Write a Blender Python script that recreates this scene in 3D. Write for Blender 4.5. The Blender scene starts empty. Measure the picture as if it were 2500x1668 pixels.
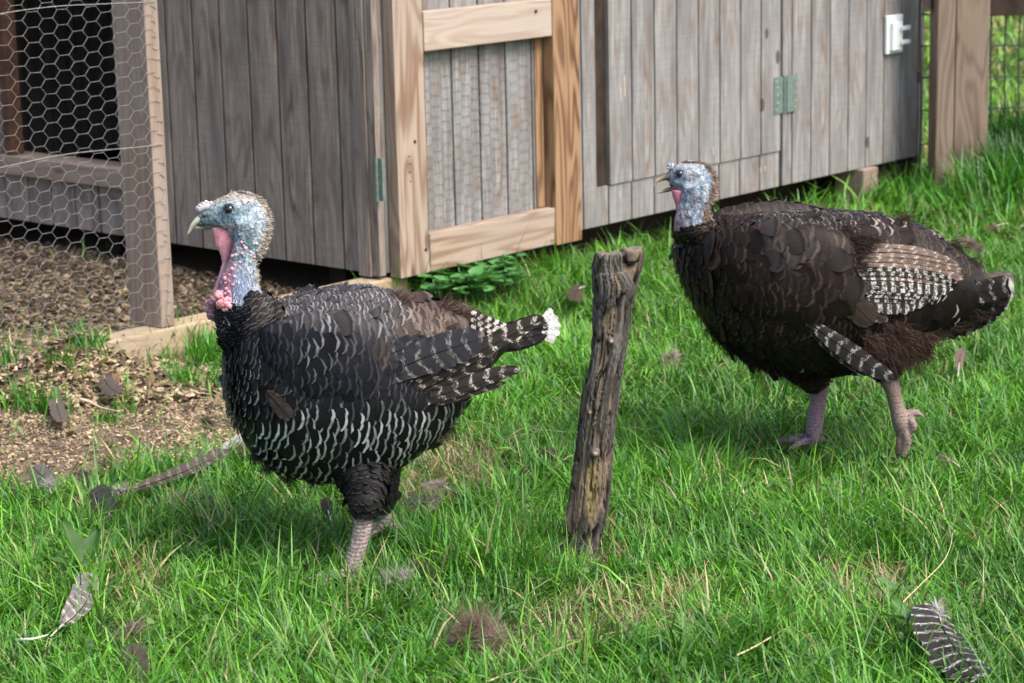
import bpy, bmesh, math, random
import numpy as np
from mathutils import Vector, Matrix
from mathutils.bvhtree import BVHTree

# ------------------------------------------------------------------ camera, sky, sun, exposure
SC = bpy.context.scene
COL = SC.collection
CAM_H, CAM_F, CAM_PITCH, CAM_ROLL = 1.5, 5600.0, 12.5, -1.3
cd = bpy.data.cameras.new('camera')
cam = bpy.data.objects.new('camera', cd)
COL.objects.link(cam)
SC.camera = cam
cd.sensor_width = 36.0
cd.lens = CAM_F / 2500 * 36
cd.clip_start = 0.05
cd.clip_end = 1000
cd.dof.use_dof = True
cd.dof.focus_distance = 4.72
cd.dof.aperture_fstop = 7.5
Rm = Matrix.Rotation(math.radians(90 - CAM_PITCH), 3, 'X') @ Matrix.Rotation(math.radians(CAM_ROLL), 3, 'Z')
cam.matrix_world = Matrix.Translation((0, 0, CAM_H)) @ Rm.to_4x4()
RN = np.array(Rm)

SUN_EL, SUN_AZ = math.radians(52), math.atan2(-0.62, 0.78)      # direction towards the sun: right, a little on the camera's side
world = bpy.data.worlds.new("World")
SC.world = world
world.use_nodes = True
wn = world.node_tree.nodes
sky = wn.new('ShaderNodeTexSky')
sky.sky_type = 'NISHITA'
sky.sun_disc = False
sky.sun_elevation = SUN_EL
sky.sun_rotation = math.radians(90) - SUN_AZ
sky.air_density = 1.0
sky.dust_density = 5.0
sky.ozone_density = 0.6
world.node_tree.links.new(sky.outputs[0], wn['Background'].inputs[0])
wn['Background'].inputs[1].default_value = 0.15
sd = bpy.data.lights.new('sun', 'SUN')
sd.energy = 1.6
sd.angle = math.radians(24)
sd.color = (1.0, 0.965, 0.91)
sun = bpy.data.objects.new('sun', sd)
COL.objects.link(sun)
sdir = Vector((math.cos(SUN_EL) * math.cos(SUN_AZ), math.cos(SUN_EL) * math.sin(SUN_AZ), math.sin(SUN_EL)))
sun.rotation_euler = sdir.to_track_quat('Z', 'Y').to_euler()
sun.location = sdir * 20
SC.view_settings.view_transform = 'Standard'
SC.view_settings.look = 'None'
SC.view_settings.gamma = 1.0
SC.view_settings.exposure = 1.04
SC.cycles.max_bounces = 6
SC.cycles.transparent_max_bounces = 6

rng = np.random.default_rng(7)
random.seed(7)

# ------------------------------------------------------------------ measuring helpers (a pixel of the photograph -> a point in the place)
def ray(px, py):
    px = np.asarray(px, float); py = np.asarray(py, float)
    d = np.stack([(px - 1250) / CAM_F, -(py - 834) / CAM_F, -np.ones_like(px)], -1)
    return d @ RN.T
def G(px, py, z=0.0):
    d = ray(px, py)
    k = (z - CAM_H) / d[..., 2]
    return np.array([0, 0, CAM_H]) + d * k[..., None] if d.ndim > 1 else np.array([0, 0, CAM_H]) + d * k
def P(px, py, Y):
    d = ray(px, py)
    k = np.asarray(Y / d[..., 1])
    return np.array([0, 0, CAM_H]) + d * k[..., None] if d.ndim > 1 else np.array([0, 0, CAM_H]) + d * k
def PL(px, py, o, n):
    d = ray(px, py)
    k = np.dot(o - np.array([0, 0, CAM_H]), n) / np.dot(d, n)
    return np.array([0, 0, CAM_H]) + d * k
def proj(V):
    q = (np.asarray(V) - np.array([0, 0, CAM_H])) @ RN
    return np.stack([1250 + CAM_F * q[..., 0] / -q[..., 2], 834 - CAM_F * q[..., 1] / -q[..., 2]], -1)

def hsh(a):
    a = (a.astype(np.int64) * 374761393) & 0xffffffff
    a = ((a ^ (a >> 13)) * 1274126177) & 0xffffffff
    return (a ^ (a >> 16)) / 4294967295.0
def vnoise(Pn, scale=1.0, seed=0):
    p = np.asarray(Pn, float) * scale
    i = np.floor(p).astype(np.int64); f = p - i
    f = f * f * (3 - 2 * f)
    out = 0
    for dx in (0, 1):
        for dy in (0, 1):
            for dz in (0, 1):
                h = hsh(((i[..., 0] + dx) * 73856093) ^ ((i[..., 1] + dy) * 19349663) ^ ((i[..., 2] + dz) * 83492791) ^ (seed * 7919))
                w = (f[..., 0] if dx else 1 - f[..., 0]) * (f[..., 1] if dy else 1 - f[..., 1]) * (f[..., 2] if dz else 1 - f[..., 2])
                out = out + h * w
    return out
def fbm(Pn, scale, seed=0, o=3):
    s = 0; a = 1; t = 0
    for k in range(o):
        s = s + a * vnoise(Pn, scale * 2 ** k, seed + k); t += a; a *= .5
    return s / t
def sstep(a, b, x):
    t = np.clip((x - a) / (b - a), 0, 1)
    return t * t * (3 - 2 * t)
def unit(v):
    v = np.asarray(v, float)
    return v / (np.linalg.norm(v, axis=-1, keepdims=True) + 1e-12)

# ------------------------------------------------------------------ object helpers
def tag(o, label=None, cat=None, group=None, kind=None):
    if label: o['label'] = label
    if cat: o['category'] = cat
    if group: o['group'] = group
    if kind: o['kind'] = kind
    return o
def empty(name, loc=(0, 0, 0)):
    o = bpy.data.objects.new(name, None)
    o.empty_display_size = .1
    o.location = Vector([float(c) for c in loc])
    COL.objects.link(o)
    return o
def link(name, me, mat=None, parent=None, smooth=True):
    o = bpy.data.objects.new(name, me)
    COL.objects.link(o)
    if mat is not None: me.materials.append(mat)
    if smooth: me.shade_smooth()
    if parent is not None:
        o.parent = parent
        o.matrix_parent_inverse = Matrix.Translation(-parent.location)
    return o
def np_mesh(name, V, F, uv=None, attrs=None):
    """V (n,3); F (m,k) one array of equal-sized faces; uv per vertex; attrs name -> (n,3|4) colour or (n,) float"""
    V = np.asarray(V, np.float32); F = np.asarray(F, np.int32)
    me = bpy.data.meshes.new(name)
    me.vertices.add(len(V)); me.vertices.foreach_set('co', V.ravel())
    m, k = F.shape
    me.loops.add(m * k); me.loops.foreach_set('vertex_index', F.ravel())
    me.polygons.add(m)
    me.polygons.foreach_set('loop_start', np.arange(0, m * k, k, dtype=np.int32))
    me.update(calc_edges=True)
    if uv is not None:
        l = me.uv_layers.new(name='UVMap')
        l.data.foreach_set('uv', np.asarray(uv, np.float32)[F.ravel()].ravel())
    for n, a in (attrs or {}).items():
        a = np.asarray(a, np.float32)
        if a.ndim == 1:
            at = me.attributes.new(n, 'FLOAT', 'POINT'); at.data.foreach_set('value', a)
        else:
            if a.shape[1] == 3: a = np.concatenate([a, np.ones((len(a), 1), np.float32)], 1)
            at = me.attributes.new(n, 'FLOAT_COLOR', 'POINT'); at.data.foreach_set('color', a.ravel())
    me.validate()
    return me
class Acc:
    """collects pieces that together are ONE mesh"""
    def __init__(s): s.V = []; s.F = []; s.U = []; s.A = {}; s.n = 0
    def add(s, V, F, uv=None, **attrs):
        V = np.asarray(V, float)
        s.V.append(V); s.F += [tuple(int(i) + s.n for i in f) for f in F]
        s.U.append(np.zeros((len(V), 2)) if uv is None else np.asarray(uv, float))
        for k, a in attrs.items():
            a = np.asarray(a, float)
            s.A.setdefault(k, []).append(a if a.ndim == 2 else np.tile(a, (len(V), 1)))
        s.n += len(V)
    def build(s, name, mat, parent=None, smooth=False, bevel=0):
        V = np.concatenate(s.V); U = np.concatenate(s.U)
        me = bpy.data.meshes.new(name)
        me.from_pydata(V.tolist(), [], s.F)
        l = me.uv_layers.new(name='UVMap')
        li = np.empty(len(me.loops), np.int32); me.loops.foreach_get('vertex_index', li)
        l.data.foreach_set('uv', U[li].astype(np.float32).ravel())
        for k, a in s.A.items():
            a = np.concatenate(a)
            if a.shape[1] == 3: a = np.concatenate([a, np.ones((len(a), 1))], 1)
            at = me.attributes.new(k, 'FLOAT_COLOR', 'POINT'); at.data.foreach_set('color', a.astype(np.float32).ravel())
        o = link(name, me, mat, parent, smooth)
        if bevel:
            b = o.modifiers.new('bevel', 'BEVEL'); b.width = bevel; b.segments = 2; b.limit_method = 'ANGLE'
        return o
class Frame:
    def __init__(s, o, u, n): s.o = np.array(o, float); s.u = np.array(u, float); s.n = np.array(n, float); s.z = np.array([0, 0, 1.])
    def pt(s, a, b, z): return s.o + s.u * a + s.n * b + s.z * z
    def co(s, px, py, off=0.0):
        """pixel -> (along, height) on the plane standing `off` in front of the frame's plane"""
        q = PL(px, py, s.o + s.n * off, s.n) - s.o
        return float(q @ s.u), float(q[2])
def box(acc, fr, a0, a1, b0, b1, z0, z1, grain='z', jit=0.0):
    """box in frame coordinates with uv in metres, v along the grain; every face has its own vertices"""
    c = np.array([[a, b, z] for a in (a0, a1) for b in (b0, b1) for z in (z0, z1)], float)
    off = rng.random(2) * 20
    for f in ((0, 1, 3, 2), (4, 6, 7, 5), (0, 4, 5, 1), (2, 3, 7, 6), (0, 2, 6, 4), (1, 5, 7, 3)):
        q = c[list(f)]
        W = np.array([fr.pt(*p) for p in q])
        g = {'z': 2, 'a': 0, 'b': 1}[grain]
        sp = q.max(0) - q.min(0); flat = int(np.argmin(sp))
        if flat == g:
            ax = [k for k in (0, 1, 2) if k != g]; uv = np.stack([q[:, ax[0]], q[:, ax[1]] * 1.0], 1)
        else:
            o_ = [k for k in (0, 1, 2) if k not in (g, flat)][0]; uv = np.stack([q[:, o_], q[:, g]], 1)
        acc.add(W, [(0, 1, 2, 3)], uv + off + flat * 3.3)
def weld(o, d=1e-5):
    bm = bmesh.new(); bm.from_mesh(o.data); bmesh.ops.remove_doubles(bm, verts=bm.verts, dist=d)
    bmesh.ops.recalc_face_normals(bm, faces=bm.faces); bm.to_mesh(o.data); bm.free(); return o

def catmull(A, t):
    """A (n,k) control rows, t in [0,n-1] -> smooth interpolation"""
    A = np.asarray(A, float); n = len(A)
    t = np.clip(t, 0, n - 1 - 1e-9); i = np.floor(t).astype(int); f = (t - i)[..., None]
    p0 = A[np.maximum(i - 1, 0)]; p1 = A[i]; p2 = A[np.minimum(i + 1, n - 1)]; p3 = A[np.minimum(i + 2, n - 1)]
    return .5 * (2 * p1 + (p2 - p0) * f + (2 * p0 - 5 * p1 + 4 * p2 - p3) * f ** 2 + (3 * p1 - p0 - 3 * p2 + p3) * f ** 3)

class Surf:
    """a limb or trunk as elliptical sections along a line: rows of centre(3), up(3), side(3)"""
    def __init__(s, rows): s.R = np.array(rows, float); s.n = len(rows) - 1
    def pt(s, u, th):
        r = catmull(s.R, u)
        return r[..., 0:3] + r[..., 3:6] * np.cos(th)[..., None] + r[..., 6:9] * np.sin(th)[..., None]
    def frame(s, u, th):
        e = 1e-3
        p = s.pt(u, th)
        du = (s.pt(np.minimum(u + e, s.n), th) - s.pt(np.maximum(u - e, 0), th)) / (np.minimum(u + e, s.n) - np.maximum(u - e, 0))[..., None]
        dt = (s.pt(u, th + e) - s.pt(u, th - e)) / (2 * e)
        n = unit(np.cross(dt, du))
        c = catmull(s.R, u)[..., 0:3]
        sg = np.sign(np.sum(n * (p - c), -1)); sg[sg == 0] = 1
        return p, du, dt, n * sg[..., None]
    def mesh(s, nu=40, nt=28):
        u = np.linspace(0, s.n, nu); th = np.linspace(0, 2 * np.pi, nt, endpoint=False)
        U, T = np.meshgrid(u, th, indexing='ij')
        V = s.pt(U.ravel(), T.ravel())
        F = [(i * nt + j, i * nt + (j + 1) % nt, (i + 1) * nt + (j + 1) % nt, (i + 1) * nt + j) for i in range(nu - 1) for j in range(nt)]
        F.append(tuple(range(nt))[::-1]); F.append(tuple((nu - 1) * nt + j for j in range(nt)))
        return V, F
def tube_surf(pts, rad, flat=1.0):
    """round limb through points"""
    pts = np.array(pts, float); rad = np.broadcast_to(np.asarray(rad, float), (len(pts),))
    rows = []
    up = np.array([0, 1., 0])
    for i in range(len(pts)):
        t = unit(pts[min(i + 1, len(pts) - 1)] - pts[max(i - 1, 0)])
        a = np.cross(t, up)
        if np.linalg.norm(a) < .2: a = np.cross(t, [0, 0, 1.])
        a = unit(a); b = unit(np.cross(t, a))
        rows.append(np.r_[pts[i], a * rad[i], b * rad[i] * flat])
    return Surf(rows)
def add_tube(acc, pts, r, nt=6, sub=1, **at):
    s = tube_surf(pts, r)
    V, F = s.mesh(max(2, (len(pts) - 1) * sub + 1), nt)
    uv = np.stack([np.tile(np.arange(nt) / nt, len(V) // nt), np.repeat(np.linspace(0, 1, len(V) // nt), nt)], 1)
    acc.add(V, F, uv, **at)
def blob(acc, c, r, seed=0, lump=.12, n=8, **at):
    """small lumpy ball"""
    th = np.linspace(0, np.pi, n); ph = np.linspace(0, 2 * np.pi, n * 2, endpoint=False)
    T, Q = np.meshgrid(th, ph, indexing='ij')
    D = np.stack([np.sin(T) * np.cos(Q), np.sin(T) * np.sin(Q), np.cos(T)], -1).reshape(-1, 3)
    k = 1 + lump * (vnoise(D + seed * 3.1, 2.2, seed) - .5) * 2
    V = np.array(c) + D * np.asarray(r) * k[:, None]
    m = n * 2
    F = [(i * m + j, i * m + (j + 1) % m, (i + 1) * m + (j + 1) % m, (i + 1) * m + j) for i in range(n - 1) for j in range(m)]
    acc.add(V, F, None, **at)

# ------------------------------------------------------------------ material helpers
class NT:
    def __init__(s, name):
        s.m = bpy.data.materials.new(name); s.m.use_nodes = True
        s.t = s.m.node_tree; s.b = s.t.nodes['Principled BSDF']
    def n(s, typ, **kw):
        x = s.t.nodes.new(typ)
        for k, v in kw.items():
            if k in x.inputs.keys() if isinstance(k, str) else False: pass
            setattr(x, k, v)
        return x
    def l(s, a, b): s.t.links.new(a, b)
    def val(s, sock, v):
        if isinstance(v, bpy.types.NodeSocket): s.l(v, sock)
        else: sock.default_value = v
    def math(s, op, a, b=0.0, c=0.0, clamp=False):
        x = s.n('ShaderNodeMath', operation=op); x.use_clamp = clamp
        s.val(x.inputs[0], a); s.val(x.inputs[1], b); s.val(x.inputs[2], c)
        return x.outputs[0]
    def mix(s, f, a, b, blend='MIX'):
        x = s.n('ShaderNodeMix', data_type='RGBA', blend_type=blend)
        s.val(x.inputs[0], f)
        s.val(x.inputs[6], a if isinstance(a, bpy.types.NodeSocket) else (*a, 1) if len(a) == 3 else a)
        s.val(x.inputs[7], b if isinstance(b, bpy.types.NodeSocket) else (*b, 1) if len(b) == 3 else b)
        return x.outputs[2]
    def ramp(s, f, stops, interp='LINEAR'):
        x = s.n('ShaderNodeValToRGB'); x.color_ramp.interpolation = interp
        e = x.color_ramp.elements
        while len(e) < len(stops): e.new(.5)
        for k, (p, c) in enumerate(stops):
            e[k].position = p; e[k].color = (*c, 1) if not isinstance(c, float) else (c, c, c, 1)
        s.l(f, x.inputs[0]); return x.outputs[0]
    def noise(s, vec, scale, detail=3, rough=.55, dist=0.0):
        x = s.n('ShaderNodeTexNoise'); x.inputs['Scale'].default_value = scale
        x.inputs['Detail'].default_value = detail; x.inputs['Roughness'].default_value = rough
        x.inputs['Distortion'].default_value = dist
        if vec is not None: s.l(vec, x.inputs['Vector'])
        return x.outputs[0]
    def mapping(s, vec, sc=(1, 1, 1), loc=(0, 0, 0)):
        x = s.n('ShaderNodeMapping'); x.inputs['Scale'].default_value = sc; x.inputs['Location'].default_value = loc
        s.l(vec, x.inputs[0]); return x.outputs[0]
    def sep(s, vec):
        x = s.n('ShaderNodeSeparateXYZ'); s.l(vec, x.inputs[0]); return x.outputs
    def comb(s, a, b, c=0.0):
        x = s.n('ShaderNodeCombineXYZ'); s.val(x.inputs[0], a); s.val(x.inputs[1], b); s.val(x.inputs[2], c); return x.outputs[0]
    def attr(s, name):
        x = s.n('ShaderNodeAttribute'); x.attribute_name = name; return x
    def uv(s): return s.n('ShaderNodeUVMap').outputs[0]
    def bump(s, h, strength=.3, dist=.002):
        x = s.n('ShaderNodeBump'); x.inputs['Strength'].default_value = strength; x.inputs['Distance'].default_value = dist
        s.l(h, x.inputs['Height']); s.l(x.outputs[0], s.b.inputs['Normal']); return x
    def col(s, c): s.val(s.b.inputs['Base Color'], c if isinstance(c, bpy.types.NodeSocket) else (*c, 1))
    def rough(s, r): s.val(s.b.inputs['Roughness'], r)
    def spec(s, r): s.b.inputs['Specular IOR Level'].default_value = r

def m_siding(name='weathered siding', A=(.125, .127, .132), B=(.355, .36, .362), st=.85, stc=(.17, .11, .07)):
    m = NT(name); uv = m.uv(); x, y, _ = m.sep(uv)
    bid = m.math('FLOOR', m.math('DIVIDE', x, 0.1))
    wn_ = m.n('ShaderNodeTexWhiteNoise', noise_dimensions='1D'); m.l(bid, wn_.inputs['W']); rnd = wn_.outputs[0]
    yo = m.math('ADD', y, m.math('MULTIPLY', rnd, 17.0))
    v2 = m.comb(x, yo)
    low = m.noise(m.mapping(v2, (9, 1.3, 1)), 1.0, 3, .5, .4)
    rings = m.math('SINE', m.math('MULTIPLY', low, 46.0))
    rings = m.math('POWER', m.math('MULTIPLY_ADD', rings, .5, .5), 2.5)
    blot = m.noise(m.mapping(v2, (14, 3.5, 1)), 1.0, 4, .6)
    blot = m.ramp(blot, [(.38, 0.0), (.60, 1.0)])
    fine = m.ramp(m.noise(m.mapping(v2, (110, 4, 1)), 1.0, 4, .7), [(.3, 0.0), (.7, 1.0)])
    saw = m.noise(m.mapping(v2, (5, 240, 1)), 1.0, 2, .7)
    c = m.mix(fine, A, B)
    c = m.mix(m.math('MULTIPLY', m.math('MULTIPLY', rings, blot), st), c, stc)
    c = m.mix(m.math('MULTIPLY', m.math('GREATER_THAN', rnd, .5), .22), c, tuple(v * .8 for v in B))
    c = m.mix(m.math('MULTIPLY', m.ramp(m.noise(m.mapping(v2, (20, 2.2, 1), (3, 5, 0)), 1.0, 3), [(.42, 0.0), (.66, 1.0)]), .55), c, (.115, .105, .105))
    c = m.mix(m.ramp(saw, [(.35, .30), (.60, 0.0)]), c, (.13, .115, .11))
    knot = m.n('ShaderNodeTexVoronoi', feature='F1'); knot.inputs['Scale'].default_value = 1.0
    m.l(m.mapping(v2, (7, 2.6, 1)), knot.inputs['Vector'])
    c = m.mix(m.math('MULTIPLY', m.math('LESS_THAN', knot.outputs[0], .07), .8), c, (.05, .035, .03))
    m.col(c); m.rough(.85); m.spec(.25)
    h = m.math('ADD', m.math('MULTIPLY', saw, .6), m.math('MULTIPLY', fine, .8))
    m.bump(h, .6, .002)
    return m.m
def m_wood(name, light, dark, ring=(.5, .3, .18), amount=.6, sc=1.0, grey=0.0):
    m = NT(name); uv = m.uv()
    x, y, _ = m.sep(uv)
    low = m.noise(m.mapping(uv, (11 * sc, 1.1, 1)), 1.0, 2, .45, .3)
    s = m.math('SINE', m.math('MULTIPLY', low, 60.0))
    s = m.math('POWER', m.math('MULTIPLY_ADD', s, .5, .5), 1.6)
    lam = m.ramp(m.noise(m.mapping(uv, (9, .8, 1), (5, 2, 0)), 1.0, 3), [(.3, .45), (.6, 1.0)])
    fine = m.noise(m.mapping(uv, (160, 5, 1)), 1.0, 3, .6)
    c = m.mix(fine, dark, light)
    c = m.mix(m.math('MULTIPLY', m.math('MULTIPLY', s, lam), amount), c, ring)
    if grey: c = m.mix(m.math('MULTIPLY', m.ramp(m.noise(m.mapping(uv, (6, 2, 1)), 1.0, 4), [(.35, 0.0), (.65, 1.0)]), grey), c, (.28, .26, .25))
    kn = m.n('ShaderNodeTexVoronoi', feature='F1'); kn.inputs['Scale'].default_value = 1.0
    m.l(m.mapping(uv, (9, 2.6, 1)), kn.inputs['Vector'])
    c = m.mix(m.math('MULTIPLY', m.ramp(kn.outputs[0], [(.06, 1.0), (.12, 0.0)]), .75), c, (.09, .05, .035))
    m.col(c); m.rough(.7); m.spec(.3)
    m.bump(m.math('ADD', m.math('MULTIPLY', s, .5), fine), .35, .0015)
    return m.m
def m_plain(name, c, rough=.6, spec=.4, metal=0.0, nsc=0, c2=None, bump=0):
    m = NT(name)
    if nsc:
        tc = m.n('ShaderNodeTexCoord').outputs['Object']
        n_ = m.noise(tc, nsc, 4, .6)
        m.col(m.mix(m.ramp(n_, [(.35, 0.0), (.65, 1.0)]), c, c2 or tuple(v * .6 for v in c)))
        if bump: m.bump(n_, bump, .002)
    else: m.col(c)
    m.rough(rough); m.spec(spec); m.b.inputs['Metallic'].default_value = metal
    return m.m
def m_blade(name, rough=.5, trans=.35, spec=.4):
    m = NT(name); a = m.attr('tint').outputs['Color']
    m.col(a); m.rough(rough); m.spec(spec)
    tr = m.n('ShaderNodeBsdfTranslucent'); m.l(m.mix(1.0, a, (1.25, 1.35, .6), 'MULTIPLY'), tr.inputs[0])
    mx = m.n('ShaderNodeMixShader'); mx.inputs[0].default_value = trans
    m.l(m.b.outputs[0], mx.inputs[1]); m.l(tr.outputs[0], mx.inputs[2])
    m.l(mx.outputs[0], m.t.nodes['Material Output'].inputs[0])
    return m.m
def m_vcol(name, rough=.75, spec=.25, nsc=400, bstr=.35, dist=.001, sheen=0.0, vor=0):
    m = NT(name); a = m.attr('tint').outputs['Color']
    tc = m.n('ShaderNodeTexCoord').outputs['Object']
    n_ = m.noise(tc, nsc, 3, .65)
    c = m.mix(1.0, a, m.mix(n_, (.72, .72, .72), (1.28, 1.28, 1.28)), 'MULTIPLY')
    h = n_
    if vor:
        v = m.n('ShaderNodeTexVoronoi', feature='F1'); v.inputs['Scale'].default_value = vor; m.l(tc, v.inputs['Vector'])
        h = m.math('SUBTRACT', m.math('MULTIPLY', n_, .5), m.math('MULTIPLY', v.outputs[0], 1.2))
        c = m.mix(m.ramp(v.outputs[0], [(.35, 0.0), (.75, .5)]), c, (.03, .03, .04))
    m.col(c); m.rough(rough); m.spec(spec); m.bump(h, bstr, dist)
    return m.m
def m_feather():
    """small covering feathers: uv.x across (-1..1 -> 0..1), uv.y root to tip; tint = vane colour, rim = tip band colour (alpha = how strong)"""
    m = NT('contour feathers'); uv = m.uv(); u, v, _ = m.sep(uv)
    t = m.attr('tint'); r = m.attr('rim')
    barb = m.noise(m.comb(m.math('MULTIPLY', u, 26.0), m.math('MULTIPLY', v, 1.5), m.math('MULTIPLY', t.outputs['Alpha'], 9.0)), 1.0, 3, .7)
    geo = m.n('ShaderNodeTexCoord').outputs['Object']
    big = m.noise(geo, 18.0, 2)
    c = m.mix(1.0, t.outputs['Color'], m.mix(barb, (.45, .45, .45), (1.6, 1.6, 1.6)), 'MULTIPLY')
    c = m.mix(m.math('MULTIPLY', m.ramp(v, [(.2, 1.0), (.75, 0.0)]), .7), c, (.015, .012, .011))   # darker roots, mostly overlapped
    vv = m.math('ADD', v, m.math('MULTIPLY', m.math('SUBTRACT', barb, .5), .05))
    sub = m.ramp(vv, [(.70, 0.0), (.80, .8), (.865, .8), (.88, 0.0)])
    c = m.mix(m.math('MULTIPLY', sub, .7), c, (.008, .008, .010))
    band = m.ramp(vv, [(.885, 0.0), (.905, 1.0), (.97, 1.0), (.99, .35)])
    brk = m.ramp(m.noise(geo, 60.0, 2), [(.3, .3), (.55, 1.0)])
    strength = m.math('MULTIPLY', m.math('MULTIPLY', band, r.outputs['Alpha']), brk)
    c = m.mix(strength, c, r.outputs['Color'])
    m.col(c); m.rough(.48); m.spec(.13)
    m.bump(barb, .5, .0012)
    return m.m
def m_quill(name='barred flight feathers', lo=.83, hi=.93, fr=1.9, na=6.2, sw=-3.2):
    """barred flight feathers: uv.x across 0..1, uv.y in centimetres along; tint vane colour, rim bar colour (alpha = bar strength)"""
    m = NT(name); uv = m.uv(); u, v, _ = m.sep(uv)
    t = m.attr('tint'); r = m.attr('rim')
    au = m.math('ABSOLUTE', m.math('SUBTRACT', u, .5))
    nz = m.noise(m.comb(m.math('MULTIPLY', u, 7.0), m.math('MULTIPLY', v, 1.3), t.outputs['Alpha']), 1.0, 4, .75)
    barb = m.noise(m.comb(m.math('MULTIPLY', u, 3.0), m.math('MULTIPLY_ADD', v, 9.0, m.math('MULTIPLY', au, -22.0))), 1.0, 3, .7)
    ph = m.math('ADD', m.math('MULTIPLY', v, fr), m.math('MULTIPLY', au, sw))
    ph = m.math('ADD', ph, m.math('MULTIPLY', nz, na))
    s = m.math('SINE', ph)
    b = m.ramp(m.math('MULTIPLY_ADD', s, .5, .5), [(lo, 0.0), (hi, 1.0)])
    br = m.ramp(m.noise(m.comb(m.math('MULTIPLY', u, 5.0), m.math('MULTIPLY', v, 2.0), 3.3), 1.0, 3, .7), [(.42, .05), (.60, 1.0)])
    b = m.math('MULTIPLY', m.math('MULTIPLY', b, br), r.outputs['Alpha'])
    c = m.mix(1.0, t.outputs['Color'], m.mix(barb, (.6, .6, .6), (1.45, 1.45, 1.45)), 'MULTIPLY')
    c = m.mix(b, c, r.outputs['Color'])
    m.col(c); m.rough(.45); m.spec(.2); m.bump(barb, .35, .001)
    return m.m
def m_ground():
    m = NT('soil and thatch'); geo = m.n('ShaderNodeTexCoord').outputs['Object']
    a = m.attr('bare').outputs['Fac']
    n1 = m.noise(geo, 35, 5, .7); n2 = m.noise(geo, 160, 3, .6); n3 = m.noise(geo, 6, 3, .5)
    soil = m.mix(n2, (.06, .045, .033), (.24, .18, .125))
    soil = m.mix(m.ramp(n1, [(.45, 0.0), (.7, .8)]), soil, (.30, .23, .165))
    grass = m.mix(n1, (.012, .022, .006), (.04, .075, .012))
    grass = m.mix(m.ramp(n3, [(.5, 0.0), (.7, .6)]), grass, (.09, .075, .035))
    m.col(m.mix(a, grass, soil)); m.rough(.95); m.spec(.1)
    m.bump(m.math('ADD', n1, n2), .8, .012)
    return m.m

M = {}
M['siding'] = m_siding()
M['siding_b'] = m_siding('brown weathered siding', (.15, .122, .10), (.42, .36, .31), .95, (.12, .07, .05))
M['stud'] = m_wood('new pine board', (.41, .33, .265), (.28, .215, .165), (.19, .115, .075), 1.0, 1.0, .25)
M['rail'] = m_wood('pale pine board', (.46, .40, .345), (.34, .28, .235), (.27, .18, .13), .6, 1.0, .2)
M['orange'] = m_wood('oiled pine board', (.36, .235, .14), (.22, .13, .07), (.095, .042, .02), 1.0, .8)
M['oldpost'] = m_wood('old pen post', (.34, .27, .21), (.21, .16, .125), (.15, .09, .06), .55, 1.0, .35)
M['timber'] = m_wood('landscape timber', (.48, .38, .25), (.31, .235, .15), (.25, .16, .09), .45, 1.0, .25)
M['fpost'] = m_wood('fence post wood', (.26, .195, .145), (.14, .10, .075), (.09, .052, .035), .8, .8, .2)
M['darkwood'] = m_plain('old dark wood', (.045, .033, .026), .9, .2, 0, 12, (.02, .015, .012))
M['black'] = m_plain('unlit coop interior boards', (.02, .018, .016), .95, .1)  # shade inside the coop is put into this near-black colour
M['brownframe'] = m_plain('brown stained frame', (.10, .05, .032), .8, .3, 0, 20, (.05, .026, .018))
M['wire'] = m_plain('galvanised wire', (.38, .39, .40), .45, .4, .3, 90, (.26, .25, .24))
M['thinwire'] = m_plain('dull thin wire', (.20, .205, .21), .6, .3, .2)
M['gwire'] = m_plain('green coated wire', (.04, .06, .045), .6, .3, .0)
M['zinc'] = m_plain('zinc hinge', (.20, .27, .25), .5, .5, .35, 60, (.13, .18, .165))
M['plastic'] = m_plain('white plastic', (.72, .76, .78), .4, .5)
M['screw'] = m_plain('screw heads', (.5, .5, .5), .4, .5, .7)
M['roof'] = m_plain('coop roofing', (.09, .085, .08), .9, .2, 0, 30, (.05, .05, .05))
M['ground'] = m_ground()
M['grass'] = m_blade('grass blades', .45, .22, .45)
M['leaf'] = m_blade('broad leaves', .55, .3, .3)
M['chip'] = m_vcol('wood chips', .85, .2, 300, .4)
M['skin'] = m_vcol('bare head skin and scaled legs', .55, .4, 500, .5, .0018, 0, 230)
M['flesh'] = m_vcol('wattle flesh', .5, .4, 260, .45, .0012)
M['beakm'] = m_vcol('horn', .4, .45, 120, .15)
M['down'] = m_vcol('down', .9, .1, 50, .1)
M['coat'] = m_feather()
M['quill'] = m_quill()
M['check'] = m_quill('checked secondary feathers', .44, .54, 2.5, 2.6, .6)
M['eye'] = m_plain('eye', (.012, .010, .012), .06, .8)
M['bark'] = None

# ------------------------------------------------------------------ frames of the coop and the pen (the coop's near corner is the origin)
UR = np.array([math.cos(math.radians(48.4)), math.sin(math.radians(48.4)), 0.])
K0 = np.array([-0.4174, 7.2254, 0.])
FR = Frame(K0, UR, [UR[1], -UR[0], 0.])                 # right-hand front: u runs away to the right, n faces the lens side
FL = Frame(K0, [-UR[1], UR[0], 0.], [-UR[0], -UR[1], 0.])   # left-hand side
CL_R, CL_L = 3.28, 3.0
def frc(X, Y):
    d = np.stack([X - K0[0], Y - K0[1]], -1)
    return d @ FR.u[:2], d @ FR.n[:2]                    # (along the front, in front of it)
def in_coop(X, Y, m=0.0):
    a, b = frc(X, Y)
    return (a > -m) & (a < CL_R + m) & (b < m) & (b > -CL_L - m)
def in_pen(X, Y):
    a, b = frc(X, Y)
    return (a <= .05) & (b < 0.0) & (b > -3.2)
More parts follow.
